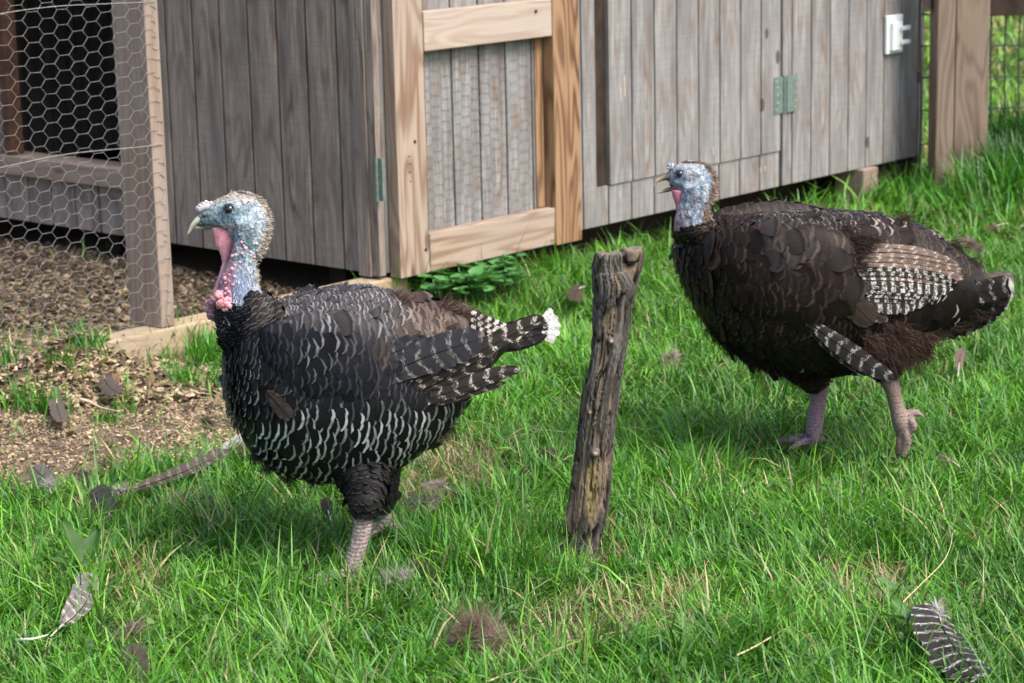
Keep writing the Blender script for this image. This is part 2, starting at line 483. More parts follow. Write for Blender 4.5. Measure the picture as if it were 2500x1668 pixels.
def poly_in(X, Y, poly):
    c = np.zeros(X.shape, bool); n = len(poly)
    for i in range(n):
        x0, y0 = poly[i][:2]; x1, y1 = poly[(i + 1) % n][:2]
        cr = ((y0 > Y) != (y1 > Y)) & (X < (x1 - x0) * (Y - y0) / (y1 - y0 + 1e-12) + x0)
        c ^= cr
    return c
POLY = {k: [G(x, y) for x, y in v] for k, v in dict(
    front=[(-1200, 860), (-300, 850), (150, 880), (380, 905), (540, 930), (590, 975), (640, 1060), (620, 1120), (470, 1140), (350, 1165), (230, 1185), (100, 1195), (-300, 1220), (-1500, 1250)],
    dry=[(1010, 1105), (1080, 1080), (1200, 1085), (1255, 1130), (1180, 1200), (1090, 1215), (1060, 1260), (980, 1265), (950, 1180)],
    thatch1=[(1490, 1420), (1640, 1400), (1760, 1440), (1700, 1540), (1560, 1570), (1380, 1600), (1250, 1610), (1300, 1490)],
    thatch2=[(1450, 1270), (1560, 1290), (1610, 1370), (1530, 1420), (1420, 1400)],
    thatch3=[(1990, 1380), (2200, 1360), (2230, 1470), (2120, 1500), (2010, 1470)],
    thatch4=[(300, 1370), (420, 1400), (400, 1490), (250, 1500)],
    litter=[(-300, 850), (290, 860), (560, 905), (560, 960), (300, 990), (-300, 1010)],
    lush=[(1020, 1330), (1260, 1290), (1390, 1310), (1360, 1450), (1180, 1500), (1010, 1450)]).items()}
def jit(X, Y, a=.05, s=9):
    p = np.stack([X, Y, X * 0], -1)
    return X + (fbm(p, s, 3) - .5) * 4 * a, Y + (fbm(p, s, 8) - .5) * 4 * a
def field_bare(X, Y):
    x, y = jit(X, Y, .035)
    f = poly_in(x, y, POLY['front']).astype(float)
    f = np.maximum(f, poly_in(x, y, POLY['dry']) * .8)
    sb = G(1430, 1352); f = np.maximum(f, .7 * (np.hypot((X - sb[0]) / 1.4, Y - sb[1]) < .085))
    for k in ('thatch1', 'thatch3', 'thatch4'): f = np.maximum(f, poly_in(x, y, POLY[k]) * .45)
    f = np.maximum(f, in_pen(X, Y) * 1.0)
    return np.maximum(f, in_coop(X, Y, -.05) * 1.0)
def gz(X, Y):
    p = np.stack([X, Y, X * 0], -1)
    near = np.exp(-((X / 6) ** 2 + ((Y - 6) / 9) ** 2))
    z = (fbm(p, 1.1, 21, 2) - .5) * .05 * near + (fbm(p, 9, 5, 2) - .5) * .018 * near
    z = z + in_pen(X, Y) * .035
    a_, b_ = frc(X, Y); z = z + .105 * np.exp(-((a_ + 1.22) / .20) ** 2 - ((b_ - .0) / .10) ** 2)
    return z - .008

# ------------------------------------------------------------------ ground
def make_ground():
    def axis(lo, hi, c0, c1, st):
        a = [c for c in np.arange(c0, c1 + 1e-6, st)]
        x = c1; s = st
        while x < hi: s *= 1.35; x += s; a.append(x)
        x = c0; s = st; b = []
        while x > lo: s *= 1.35; x -= s; b.append(x)
        return np.array(b[::-1] + a)
    X, Y = np.meshgrid(axis(-200, 200, -2.6, 2.8, .03), axis(-60, 320, 3.2, 10.5, .03), indexing='ij')
    n, m = X.shape; x = X.ravel(); y = Y.ravel()
    z = gz(x, y)
    i, j = np.meshgrid(np.arange(n - 1), np.arange(m - 1), indexing='ij')
    b = (i * m + j).ravel()
    F = np.stack([b, b + m, b + m + 1, b + 1], 1)
    me = np_mesh('ground', np.stack([x, y, z], 1), F, None, {'bare': field_bare(x, y)})
    tag(link('ground', me, M['ground']), kind='structure')
make_ground()

# ------------------------------------------------------------------ coop
def siding(acc, fr, a0, a1, z0, z1, pitch, phase, b0, b1, gap=.008):
    k = math.floor((a0 - phase) / pitch)
    while phase + k * pitch < a1:
        l = max(a0, phase + k * pitch + gap / 2); r = min(a1, phase + (k + 1) * pitch - gap / 2)
        if r - l > .004:
            ch = .0015
            pts = [(l, b0), (l, b1 - ch), (l + ch, b1), (r - ch, b1), (r, b1 - ch), (r, b0)]
            V = []; U = []; F = []
            def ux(a): return k * .1 + .004 + (a - phase - k * pitch) / pitch * .092
            for q in range(5):
                (p0, c0), (p1, c1) = pts[q], pts[q + 1]
                s = len(V)
                V += [fr.pt(p0, c0, z0), fr.pt(p1, c1, z0), fr.pt(p1, c1, z1), fr.pt(p0, c0, z1)]
                U += [(ux(p0), z0), (ux(p1), z0), (ux(p1), z1), (ux(p0), z1)]
                F.append((s, s + 1, s + 2, s + 3))
            for z in (z0, z1):
                s = len(V); V += [fr.pt(p, c, z) for p, c in pts]; U += [(ux(p), z) for p, c in pts]; F.append(tuple(range(s, s + 6)))
            acc.add(V, F, U)
        k += 1
coop = tag(empty('chicken_coop', K0), 'grey weathered plank chicken coop raised off the grass, seen corner-on', 'chicken coop')
ZB, ZT = .128, 1.75
def part(name, mat, parent, fn, bevel=0, smooth=False):
    a = Acc(); fn(a)
    o = a.build(name, mat, parent, smooth)
    if bevel:
        weld(o); b = o.modifiers.new('bevel', 'BEVEL'); b.width = bevel; b.segments = 2; b.limit_method = 'ANGLE'
    return o
# right-hand front: planks left of the flap, below it and right of it; dark backing shows in the grooves
def f(a):
    siding(a, FR, .03, 1.10, ZB, ZT, .1325, .362, -.012, 0)
    siding(a, FR, 1.10, 2.232, ZB, .2655, .1325, 1.166, -.012, 0)
    siding(a, FR, 2.247, CL_R, ZB, ZT, .1325, 2.31, -.012, 0)
    siding(a, FR, 1.10, 2.247, 1.45, ZT, .1325, 1.166, -.012, 0)
front = part('front_wall', M['siding'], coop, f)
part('wall_backing', M['darkwood'], coop, lambda a: box(a, FR, .02, CL_R, -.03, -.0125, ZB + .003, ZT))
flap = part('flap_door', M['siding'], coop, lambda a: siding(a, FR, 1.163, 2.228, .2685, 1.44, .1325, 1.166, -.012, .006))
flap['label'] = 'grey plank flap door with dark gap at its left edge'
def f(a):
    for c in (2.176, 2.262):
        box(a, FR, c, c + .066, .0065, .0095, .414, .556)
    add_tube(a, [FR.pt(2.2405, .012, .41), FR.pt(2.2405, .012, .56)], .0065, 8)
hin = part('hinge', M['zinc'], flap, f)
for c in (2.19, 2.315):
    for z in (.43, .455, .485, .515, .54):
        part('screw', M['screw'], flap, lambda a: blob(a, FR.pt(c + (.008 if int(z * 1000) % 2 else 0), .010, z), (.0035, .0035, .0035), 1, 0, 5))
# left-hand side: planks, opening with sill and frame
PL_ = .1385
def f(a):
    siding(a, FL, .085, 1.15, ZB, ZT, PL_, .163, -.012, 0, .011)
    siding(a, FL, 1.15, 1.93, ZB, .30, PL_, .163, -.012, 0, .011)
    siding(a, FL, 1.93, CL_L, ZB, ZT, PL_, .163, -.012, 0)
    siding(a, FL, 1.15, 1.93, 1.3, ZT, PL_, .163, -.012, 0)
part('side_wall', M['siding_b'], coop, f)
def f(a):
    box(a, FL, .02, 1.145, -.03, -.0125, ZB + .003, ZT); box(a, FL, 1.94, CL_L, -.03, -.0125, ZB + .003, ZT)
    box(a, FL, 1.145, 1.94, -.03, -.0125, ZB + .003, .295); box(a, FL, 1.145, 1.94, -.03, -.0125, 1.305, ZT)
part('wall_backing', M['brownframe'], coop, f)
part('corner_board', M['siding_b'], coop, lambda a: (box(a, FL, .028, .083, -.02, .014, ZB - .01, ZT), box(a, FL, -.008, .0255, -.02, .008, ZB - .006, ZT)), .002)
part('window_sill', M['oldpost'], coop, lambda a: box(a, FL, 1.12, 1.96, -.10, .030, .302, .372, 'a'), .003)
def f(a):
    box(a, FL, 1.885, 1.93, -.04, .018, .374, 1.3); box(a, FL, 1.12, 1.15, -.04, .012, .374, 1.3); box(a, FL, 1.12, 1.93, -.04, .014, 1.302, 1.345, 'a')
part('window_frame', M['brownframe'], coop, f, .002)
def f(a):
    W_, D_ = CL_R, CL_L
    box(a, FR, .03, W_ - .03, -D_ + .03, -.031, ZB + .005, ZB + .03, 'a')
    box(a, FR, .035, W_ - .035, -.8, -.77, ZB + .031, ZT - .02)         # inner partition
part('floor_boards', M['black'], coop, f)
def f(a):
    box(a, FR, CL_R - .03, CL_R - .001, -CL_L, -.031, ZB, ZT); box(a, FR, .035, CL_R - .035, -CL_L - .001, -CL_L + .028, ZB, ZT)
part('back_walls', M['siding'], coop, f)
def f(a):
    V = []
    for (p, q, z) in ((-.06, .07, 1.98), (CL_R + .1, .07, 1.98), (CL_R + .1, -CL_L - .1, 1.76), (-.06, -CL_L - .1, 1.76)):
        V.append(FR.pt(p, q, z)); V.append(FR.pt(p, q, z + .03))
    a.add(V, [(0, 2, 4, 6), (1, 3, 5, 7), (0, 1, 3, 2), (2, 3, 5, 4), (4, 5, 7, 6), (6, 7, 1, 0)])
    box(a, FR, .0, CL_R, -.02, .0, ZT + .002, 1.975, 'a')
part('roof', M['roof'], coop, f)
def f(a):
    for b in (-.32, -1.5, -2.7): box(a, FR, .12, CL_R - .02, b - .04, b + .04, 0, ZB - .002, 'a')
    box(a, FR, CL_R - .42, CL_R + .03, -.075, -.035, -.01, ZB - .003, 'a')
part('skid', M['darkwood'], coop, f)
part('support_block', M['oldpost'], coop, lambda a: box(a, FR, 2.78, 2.89, -.11, .03, -.01, ZB - .003, 'a'), .004)
# framed wire door standing against the front
door = tag(empty('door', FR.pt(.04, 0, .11)), None)
door.parent = coop; door.matrix_parent_inverse = Matrix.Translation(-Vector(K0.tolist()))
def wood_part(name, mat, args, grain='z', parent=None, bev=.003):
    o = part(name, mat, parent or door, lambda a: box(a, FR, *args, grain), bev)
    return o
s1 = wood_part('stile', M['stud'], (.043, .178, .003, .052, .112, 1.55))
s2 = wood_part('stile', M['orange'], (.8145, .952, .003, .052, .106, 1.55)); s2['label'] = 'orange-brown oiled stile'
wood_part('rail', M['rail'], (.186, .8135, .006, .049, .826, .952), 'a')
wood_part('rail', M['stud'], (.186, .8135, .006, .049, .112, .238), 'a')
wood_part('rail', M['stud'], (.186, .8135, .006, .049, 1.44, 1.55), 'a')
wood_part('stop_strip', M['orange'], (.770, .812, .002, .0055, .24, .824))
def hexmesh(acc, fr, a0, a1, z0, z1, b, cw, ch, r, warp, nt=3):
    """flat-topped hexagon wire: every twisted strand is a thin tube"""
    ncol = int((a1 - a0) / cw) + 2; nrow = int((z1 - z0) / ch) + 2
    def P_(c, k, s):
        a = a0 + c * cw + s * cw * .33; z = z0 + k * ch + (ch / 2 if c % 2 else 0)
        d = warp(a, z)
        return (a + d[0], b + d[1], z + d[2])
    segs = []
    for c in range(ncol):
        for k in range(nrow):
            L_ = P_(c, k, -1); R_ = P_(c, k, 1); segs.append((L_, R_, 1.45))
            dn = k if c % 2 == 0 else k + 1
            for kk in ((k - 1, k) if c % 2 == 0 else (k, k + 1)):
                segs.append((R_, P_(c + 1, kk, -1), 1.0))
    for p, q, t in segs:
        if min(p[0], q[0]) < a0 or max(p[0], q[0]) > a1 or min(p[2], q[2]) < z0 or max(p[2], q[2]) > z1: continue
        A, B = fr.pt(*p), fr.pt(*q)
        e = unit(B - A); n1 = unit(np.cross(e, fr.n)); rr = r * t
        ang = [2 * math.pi * i / nt for i in range(nt)]
        V = [X + rr * (math.cos(g) * n1 + math.sin(g) * fr.n) for X in (A - e * r * .5, B + e * r * .5) for g in ang]
        acc.add(V, [(i, (i + 1) % nt, nt + (i + 1) % nt, nt + i) for i in range(nt)])
def wn2(a, z, s, k):
    return float(fbm(np.array([[a, z, 0.]]), s, k, 2)[0] - .5)
def f(a):
    hexmesh(a, FR, .186, .812, .2385, .825,   .0045, .048, .037, .00045,
            lambda x, z: (wn2(x, z, 9, 1) * .02, wn2(x, z, 6, 2) * .004, wn2(x, z, 9, 3) * .022))
part('wire_netting', M['thinwire'], door, f, smooth=True)
def f(a):
    box(a, FL, -.035, -.018, .001, .010, .37, .505)
    add_tube(a, [FL.pt(-.012, .012, .365), FL.pt(-.012, .012, .51)], .006, 8)
part('hinge', M['zinc'], door, f)
for k, z in enumerate((.50, .475, .45, .42)): part('staple', M['darkwood'], door, lambda a: box(a, FR, .092 + .004 * (k % 2), .102, .0522, .0535, z, z + .0025, 'a'))
for (aa, z) in ((.160, .19), (.73, .915), (.125, .545)): part('screw_hole', M['darkwood'], door, lambda a: blob(a, FR.pt(aa, .0505, z), (.006, .006, .006), 3, 0, 6))
# white electrical cover plate
def f(a):
    box(a, FR, 2.966, 3.088, .001, .016, .578, .735)
pl = part('cover_plate', M['plastic'], coop, f, .003)
def f(a):
    box(a, FR, 2.985, 3.055, .0165, .034, .592, .706)
    for z in (.615, .672): box(a, FR, 3.035, 3.098, .0345, .047, z, z + .017, 'a')
part('snap_cover', M['plastic'], pl, f, .002)
part('plate_gasket', M['darkwood'], pl, lambda a: box(a, FR, 2.961, 3.085, .0003, .0035, .574, .733), .001)
for (px, py, w, h) in ((1516, 230, .0065, .05), (1526, 210, .0065, .075), (1743, 368, .006, .03), (1518, 475, .007, .028), (1860, 415, .006, .02), (1872, 412, .006, .02)):
    aa, z = FR.co(px, py, .006)
    part('bare_wood_scar', M['rail'], coop, lambda a: box(a, FR, aa - w, aa + w * .2, .0003 if z < .26 else .0063, .0008 if z < .26 else .0068, z - h / 2, z + h / 2))

# ------------------------------------------------------------------ pen fence: post, base timber, hexagon wire
pen = tag(empty('pen_fence', FR.pt(-.88, 0, 0)), 'sagging hexagon wire pen fence with wooden post and base timber at the coop corner', 'wire fence')
def f(a): box(a, FR, -.908, -.857, -.145, .0, .112, 1.6)
part('post', M['oldpost'], pen, f, .003)
def f(a): box(a, FR, -1.14, .12, -.085, .008, -.02, .110, 'a')
part('base_timber', M['timber'], pen, f, .006)
def f(a):
    def wp(x, z):
        k = max(0, min(1, (.75 - z) / .6)) + .25
        return (wn2(x, z, 4, 11) * .05 * k, max(-.02 if x < -1.0 else 0.0, wn2(x, z, 2.2, 12) * .07 * k) , wn2(x, z, 3.5, 13) * .06 * k)
    hexmesh(a, FR, -2.9, -.868, .045, 1.55, .004,   .050, .0405, .0006, wp)
    for z in (.655, 1.06):
        pts = []
        for x in np.linspace(-2.9, -.87, 60):
            w = wp(x, z); pts.append(FR.pt(x, .005 + w[1], z + w[2] * .5 + .006 * math.sin(x * 9)))
        add_tube(a, pts, .0011, 4)
    for z in np.arange(.15, 1.5, .041):          # twisted ends wrapped round the post's narrow face
        zz = z + (random.random() - .5) * .02; L_ = random.uniform(.012, .026)
        add_tube(a, [FR.pt(-.885, .002, zz), FR.pt(-.885 + L_ * .5, .004, zz + random.uniform(-.006, .006)), FR.pt(-.885 + L_, .003, zz - random.uniform(0, .01))], .0010, 4)
part('wire_netting', M['wire'], pen, f, smooth=True)

# ------------------------------------------------------------------ wire fence at the right end of the coop
FF = Frame([1.9, 9.42, 0], unit(np.array([1, .12, 0.])), unit(np.array([.12, -1, 0.])))
wf = tag(empty('wire_fence', FF.pt(0, 0, 0)), 'wooden post and rail fence with green welded wire past the coop', 'wire fence')
def px_a(px, y=0): return FF.co(px, y)[0]
p_ = part('post', M['fpost'], wf, lambda a: box(a, FF, FF.co(2324, 300)[0], FF.co(2406, 300)[0], -.10, .03, -.05, 1.25), .006)
part('post', M['fpost'], wf, lambda a: box(a, FF, FF.co(2276, 300)[0], FF.co(2319, 300)[0], -.06, .05, -.05, 1.15), .005)['label'] = 'narrow darker post board'
zr = FF.co(2450, 38, -.05)[1]
part('rail', M['darkwood'], wf, lambda a: box(a, FF, FF.co(2406, 100)[0] + .002, 2.6, -.07, -.03, zr, zr + .14, 'a'), .003)
part('rail', M['fpost'], wf, lambda a: box(a, FF, FF.co(2259, 100)[0], FF.co(2276, 100)[0] - .003, -.05, -.01, zr + .03, zr + .15, 'a'), .003)
def f(a):
    for x in np.arange(FF.co(2262, 100)[0], 2.6, .0605):
        add_tube(a, [FF.pt(x + .006 * math.sin(7 * z + x * 3), -.075, z) for z in np.linspace(.02, 1.2, 9)], .0034, 4)
    for z in np.arange(.06, 1.2, .135):
        add_tube(a, [FF.pt(x, -.0765, z + .01 * math.sin(3 * x + z * 5)) for x in np.linspace(FF.co(2262, 100)[0], 2.6, 30)], .0032, 4)
part('welded_wire', M['gwire'], wf, f, smooth=True)

# ------------------------------------------------------------------ stake
def m_bark():
    m = NT('flaking bark'); tc = m.n('ShaderNodeTexCoord').outputs['Object']
    a = m.attr('tint').outputs['Color']
    n1 = m.noise(m.mapping(tc, (1, 1, .28)), 130, 4, .7); n2 = m.noise(m.mapping(tc, (1, 1, .12)), 260, 3, .7)
    c = m.mix(1.0, a, m.mix(n1, (.35, .35, .35), (1.65, 1.65, 1.65)), 'MULTIPLY')
    c = m.mix(m.ramp(n2, [(.3, .6), (.45, 0.0)]), c, (.012, .01, .009))
    m.col(c); m.rough(.9); m.spec(.15); m.bump(m.math('ADD', n1, n2), .8, .003)
    return m.m
M['bark'] = m_bark()
def make_stake():
    Y0 = float(G(1415, 1345)[1]) + .02
    S = np.array([(1352, 1450, 1410), (1366, 1462, 1350), (1382, 1468, 1300), (1388, 1478, 1250), (1396, 1487, 1190), (1406, 1492, 1120), (1415, 1498, 1040), (1425, 1508, 960), (1442, 1522, 880), (1449, 1534, 800),
                  (1452, 1542, 740), (1451, 1550, 700), (1450, 1530, 665)], float)
    lobes = [(S, 0), (np.array([(1450, 1525, 700), (1449, 1521, 670), (1450, 1520, 640), (1453, 1519, 622), (1458, 1512, 618)], float), 1),
             (np.array([(1495, 1545, 735), (1500, 1552, 700), (1506, 1560, 665), (1513, 1568, 635), (1514, 1571, 612), (1520, 1567, 606)], float), 2)]
    bm_parts = Acc()
    for A, k in lobes:
        rows = []
        for l, r, y in A:
            c = P((l + r) / 2, y, Y0 + (0, .005, .02)[k]); hw = (r - l) / 2 / CAM_F * np.linalg.norm(c - [0, 0, CAM_H])
            rows.append(np.r_[c, [hw, 0, 0], [0, hw * .9, 0]])
        V, F = Surf(rows).mesh(60, 40)
        bm_parts.add(V, F)
    o = bm_parts.build('tmp', None, None)
    md = o.modifiers.new('r', 'REMESH'); md.mode = 'VOXEL'; md.voxel_size = .0022
    me = bpy.data.meshes.new_from_object(o.evaluated_get(bpy.context.evaluated_depsgraph_get()))
    bpy.data.objects.remove(o)
    n = len(me.vertices); V = np.empty(n * 3, np.float32); me.vertices.foreach_get('co', V); V = V.reshape(-1, 3).astype(float)
    N = np.empty(n * 3, np.float32); me.vertices.foreach_get('normal', N); N = N.reshape(-1, 3)
    q = proj(V); cx = np.interp(q[:, 1], S[::-1, 2], ((S[:, 0] + S[:, 1]) / 2)[::-1])
    ang = np.arctan2(V[:, 1] - Y0, (q[:, 0] - cx) * .0009)
    H = np.stack([np.cos(ang) * .05, np.sin(ang) * .05, V[:, 2] * .16], 1)
    r1 = fbm(H, 110, 31, 3); r2 = fbm(H, 42, 35, 2)
    plate = sstep(.38, .46, r2)
    crack = 1 - sstep(.0, .06, np.abs(fbm(H, 75, 41, 2) - .5))
    d = (plate - .5) * .008 + (r1 - .5) * .008 - crack * .006 + (fbm(V * [1, 1, .3], 330, 47, 2) - .5) * .004
    d = np.where(V[:, 2] > .62, d * .5, d)
    kn = [(1492, 835, .010), (1453, 1109, .014), (1440, 1010, .006), (1500, 748, .008), (1408, 1119, .006), (1437, 888, .006), (1560, 690, .010)]
    top = sstep(.9, .98, N[:, 2])
    V2 = V + N * d[:, None]
    tan = np.array([.17, .135, .10]); dark = np.array([.058, .053, .048]); gr = np.array([.145, .137, .127])
    c = tan[None] * (1 - plate[:, None]) + (dark[None] * (1 - sstep(.4, .7, r1)[:, None]) + gr[None] * sstep(.4, .7, r1)[:, None]) * plate[:, None]
    c = c * (1 - .88 * crack[:, None])
    c = c * (1 - top[:, None]) + np.array([.16, .135, .11]) * top[:, None]
    yl = np.exp(-((q[:, 0] - 1445) / 14) ** 2) * sstep(1110, 1150, q[:, 1]) * (1 - sstep(1250, 1290, q[:, 1]))
    c = c * (1 - yl[:, None] * .6) + np.array([.22, .18, .06]) * yl[:, None] * .6
    me.vertices.foreach_set('co', V2.astype(np.float32).ravel())
    at = me.attributes.new('tint', 'FLOAT_COLOR', 'POINT'); at.data.foreach_set('color', np.c_[c, np.ones(n)].astype(np.float32).ravel())
    base = G(1415, 1345)
    root = tag(empty('wooden_stake', base), 'leaning bark-covered stake with forked sawn top standing between the two turkeys', 'wooden stake')
    me.name = 'trunk'
    link('trunk', me, M['bark'], root)
    for px, py, r in kn[:3]:
        a = Acc()
        c_ = P(px, py, Y0 - .049); r *= .8
        n0 = a.n
        blob(a, c_ + [0, .012, 0], (r, r * .9, r * 1.05), int(px), .18, 9, tint=(.13, .11, .095))
        blob(a, c_ + [0, .0045, 0], (r * .55, r * .6, r * .55), int(px) + 3, .1, 7, tint=(.26, .23, .20))
        a.build('knot', M['bark'], root, True)
make_stake()

# ------------------------------------------------------------------ turkeys
CAMP = np.array([0, 0, CAM_H])
def px2m(c): return np.linalg.norm(np.asarray(c) - CAMP) / CAM_F
def coat(acc, surf, u0, u1, row, colw, L, W, zone, th0=-math.pi, th1=math.pi, lift=.006, skew=0.0, seedk=0, ncol=7, nrow=6, skip=None, tipc=.16, tipw=.78, ruf=1.0):
    """cover a Surf with overlapping feathers that follow it; row/colw spacing in metres (functions of u), L/W feather size;
       zone(p, q) -> (tint rgb, rim rgb, rim strength, size factor) per feather, q = its pixel"""
    us = []; u = u0
    while u < u1:
        us.append(u)
        _, du, _, _ = surf.frame(np.array([u]), np.array([math.pi / 2]))
        _, du0, _, _ = surf.frame(np.array([u]), np.array([0.3])); _, du2, _, _ = surf.frame(np.array([u]), np.array([2.8]))
        m = max(np.linalg.norm(du), np.linalg.norm(du0), np.linalg.norm(du2))
        u += row(u) / m
    Uc = []; Tc = []
    for k, u in enumerate(us):
        t = np.linspace(th0, th1, 361)
        p = surf.pt(np.full(361, u), t); s = np.r_[0, np.cumsum(np.linalg.norm(np.diff(p, axis=0), axis=1))]
        n = max(3, int(s[-1] / colw(u)))
        tt = np.interp((np.arange(n) + (.5 if k % 2 else 0)) * s[-1] / n, s, t)
        Uc += [u] * n; Tc += list(tt)
    Uc = np.array(Uc); Tc = np.array(Tc); n = len(Uc)
    r = np.random.default_rng(100 + seedk)
    _, du, dt, _ = surf.frame(Uc, Tc); mu = np.linalg.norm(du, axis=1); mt = np.linalg.norm(dt, axis=1)
    Uc = Uc + r.normal(0, .16 * ruf, n) * row(Uc.mean()) / mu; Tc = Tc + r.normal(0, .14 * ruf, n) * colw(Uc.mean()) / np.maximum(mt, .01)
    Uc = np.clip(Uc, 0, surf.n - .01)
    c, du, dt, N = surf.frame(Uc, Tc); mu = np.linalg.norm(du, axis=1); mt = np.maximum(np.linalg.norm(dt, axis=1), .012)
    q = proj(c)
    tint, rim, rs, sf = zone(c, q, r)
    if skip is not None:
        keep = ~skip(c, q, N); Uc, Tc, c, mu, mt, q, tint, rim, rs, sf = (x[keep] for x in (Uc, Tc, c, mu, mt, q, tint, rim, rs, sf)); n = len(Uc)
    v = np.linspace(0, 1, nrow); w = np.linspace(-1, 1, ncol)
    Vv, Ww = np.meshgrid(v, w, indexing='ij'); Vv = Vv.ravel(); Ww = Ww.ravel()
    prof = np.interp(Vv, [0, .3, .7, .9, 1], [.35, .85, 1.0, .94, tipw])
    Lk = np.array([L(x) for x in Uc]) * sf * r.uniform(.85, 1.15, n); Wk = np.array([W(x) for x in Uc]) * sf * r.uniform(.9, 1.1, n)
    yy = Lk[:, None] * (Vv - tipc * Vv ** 3 * Ww ** 2)[None] * 1.0 - Lk[:, None] * .55
    xx = Wk[:, None] * .5 * (Ww * prof)[None]
    loose = r.random(n) < .07 * ruf
    yy = yy + Lk[:, None] * r.normal(0, .022, (n, nrow * ncol)) * (Vv ** 5)[None]
    rot = r.normal(0, .15 * ruf, n) * (1 + 1.2 * loose) + skew
    cr, sr = np.cos(rot)[:, None], np.sin(rot)[:, None]
    Y2 = yy * cr - xx * sr; X2 = yy * sr + xx * cr
    UU = np.clip(Uc[:, None] + Y2 / mu[:, None], 0, surf.n - 1e-3); TT = Tc[:, None] + X2 / mt[:, None]
    p, _, _, N2 = surf.frame(UU.ravel(), TT.ravel())
    h = .0008 + (lift * (Vv[None] ** 1.3) * (r.uniform(.5, 1.5, n) * (1 + 1.4 * loose))[:, None]) - .0012 * (Ww ** 2)[None] + r.uniform(0, .0015, n)[:, None]
    p = p + N2 * h.ravel()[:, None]
    m = nrow * ncol; B = (np.arange(n) * m)[:, None]
    f = []
    for i in range(nrow - 1):
        for j in range(ncol - 1): a_ = i * ncol + j; f.append((a_, a_ + 1, a_ + ncol + 1, a_ + ncol))
    F = (B[:, :, None] + np.array(f)[None]).reshape(-1, 4)
    uv = np.tile(np.stack([Ww * .5 + .5, Vv], 1), (n, 1))
    al = np.repeat(r.random(n), m)
    tv = r.uniform(.72, 1.28, n)[:, None]
    acc.add_np(p, F, uv, np.c_[np.repeat(tint * tv, m, 0), al], np.c_[np.repeat(rim, m, 0), np.repeat(rs * r.uniform(.45, 1.15, n), m)])
class NAcc:
    def __init__(s): s.V = []; s.F = []; s.U = []; s.T = []; s.R = []; s.n = 0
    def add_np(s, V, F, uv, t, r):
        s.V.append(V); s.F.append(np.asarray(F) + s.n); s.U.append(uv); s.T.append(t); s.R.append(r); s.n += len(V)
    def build(s, name, mat, parent):
        me = np_mesh(name, np.concatenate(s.V), np.concatenate(s.F), np.concatenate(s.U), {'tint': np.concatenate(s.T), 'rim': np.concatenate(s.R)})
        return link(name, me, mat, parent)
def vane(acc, pts, width, nrm, tint, rim, rs, shape=None, asym=.5, rag=.3, seed=0, cup=.15, quill=True, nx=9):
    """one long feather: pts spine (n,3), width (m), nrm = face normal; asym = share of the width on side A"""
    r = np.random.default_rng(seed + 500)
    pts = np.array(pts, float); ny = 34
    t = np.linspace(0, len(pts) - 1, ny); S = catmull(pts, t)
    L = np.r_[0, np.cumsum(np.linalg.norm(np.diff(S, axis=0), axis=1))]; s = L / L[-1]
    T = unit(np.gradient(S, axis=0)); Bn = unit(np.cross(T, np.array(nrm, float)[None])); Nn = unit(np.cross(Bn, T))
    if shape is None: shape = ([0, .08, .3, .7, .9, .97, 1], [.15, .55, .9, 1, .8, .5, .12])
    w = np.interp(s, *shape) * width
    X = np.linspace(-1, 1, nx)
    V = np.zeros((ny, nx, 3)); U = np.zeros((ny, nx, 2))
    nick = np.cumsum(r.normal(0, .02, (ny, 2)), axis=0); nick -= nick.mean(0)
    for k in range(int(3 + rag * 10)):
        i = r.integers(3, ny - 1); nick[i, r.integers(0, 2)] -= r.uniform(.08, .35) * rag
    for j, x in enumerate(X):
        sd = 0 if x < 0 else 1
        fr_ = (asym if sd == 0 else 1 - asym) * 2
        off = x * w * .5 * fr_ * (1 + nick[:, sd] * abs(x))
        back = abs(off) * .55                                     # barbs sweep towards the tip
        V[:, j] = S + Bn * off[:, None] + T * (back * (1 - s * .6))[:, None] * .4 + Nn * (cup * (-abs(x) ** 1.3) * w * .25 + (.0012 * r.standard_normal(ny) * abs(x)))[:, None]
        U[:, j, 0] = x * .5 + .5; U[:, j, 1] = L * 100
    f = [(i * nx + j, i * nx + j + 1, (i + 1) * nx + j + 1, (i + 1) * nx + j) for i in range(ny - 1) for j in range(nx - 1)]
    n = ny * nx
    al = r.random() * 20
    tt = np.tile(np.r_[tint, al], (n, 1)); rr = np.tile(np.r_[rim, rs], (n, 1))
    acc.add_np(V.reshape(-1, 3), f, U.reshape(-1, 2), tt, rr)
    if quill:
        rad = np.interp(s, [0, .5, 1], [.0014, .001, .0004]) * (1 + width * 4)
        ring = []
        for a_ in (0, math.pi * 2 / 3, math.pi * 4 / 3): ring.append(S + (Bn * math.cos(a_) + Nn * math.sin(a_)) * rad[:, None] + Nn * .0003)
        V = np.stack(ring, 1); f = [(i * 3 + j, i * 3 + (j + 1) % 3, (i + 1) * 3 + (j + 1) % 3, (i + 1) * 3 + j) for i in range(ny - 1) for j in range(3)]
        acc.add_np(V.reshape(-1, 3), f, np.zeros((ny * 3, 2)) + .5, np.tile(np.r_[np.array(tint) * .35, 1], (ny * 3, 1)), np.tile(np.r_[rim, 0.], (ny * 3, 1)))
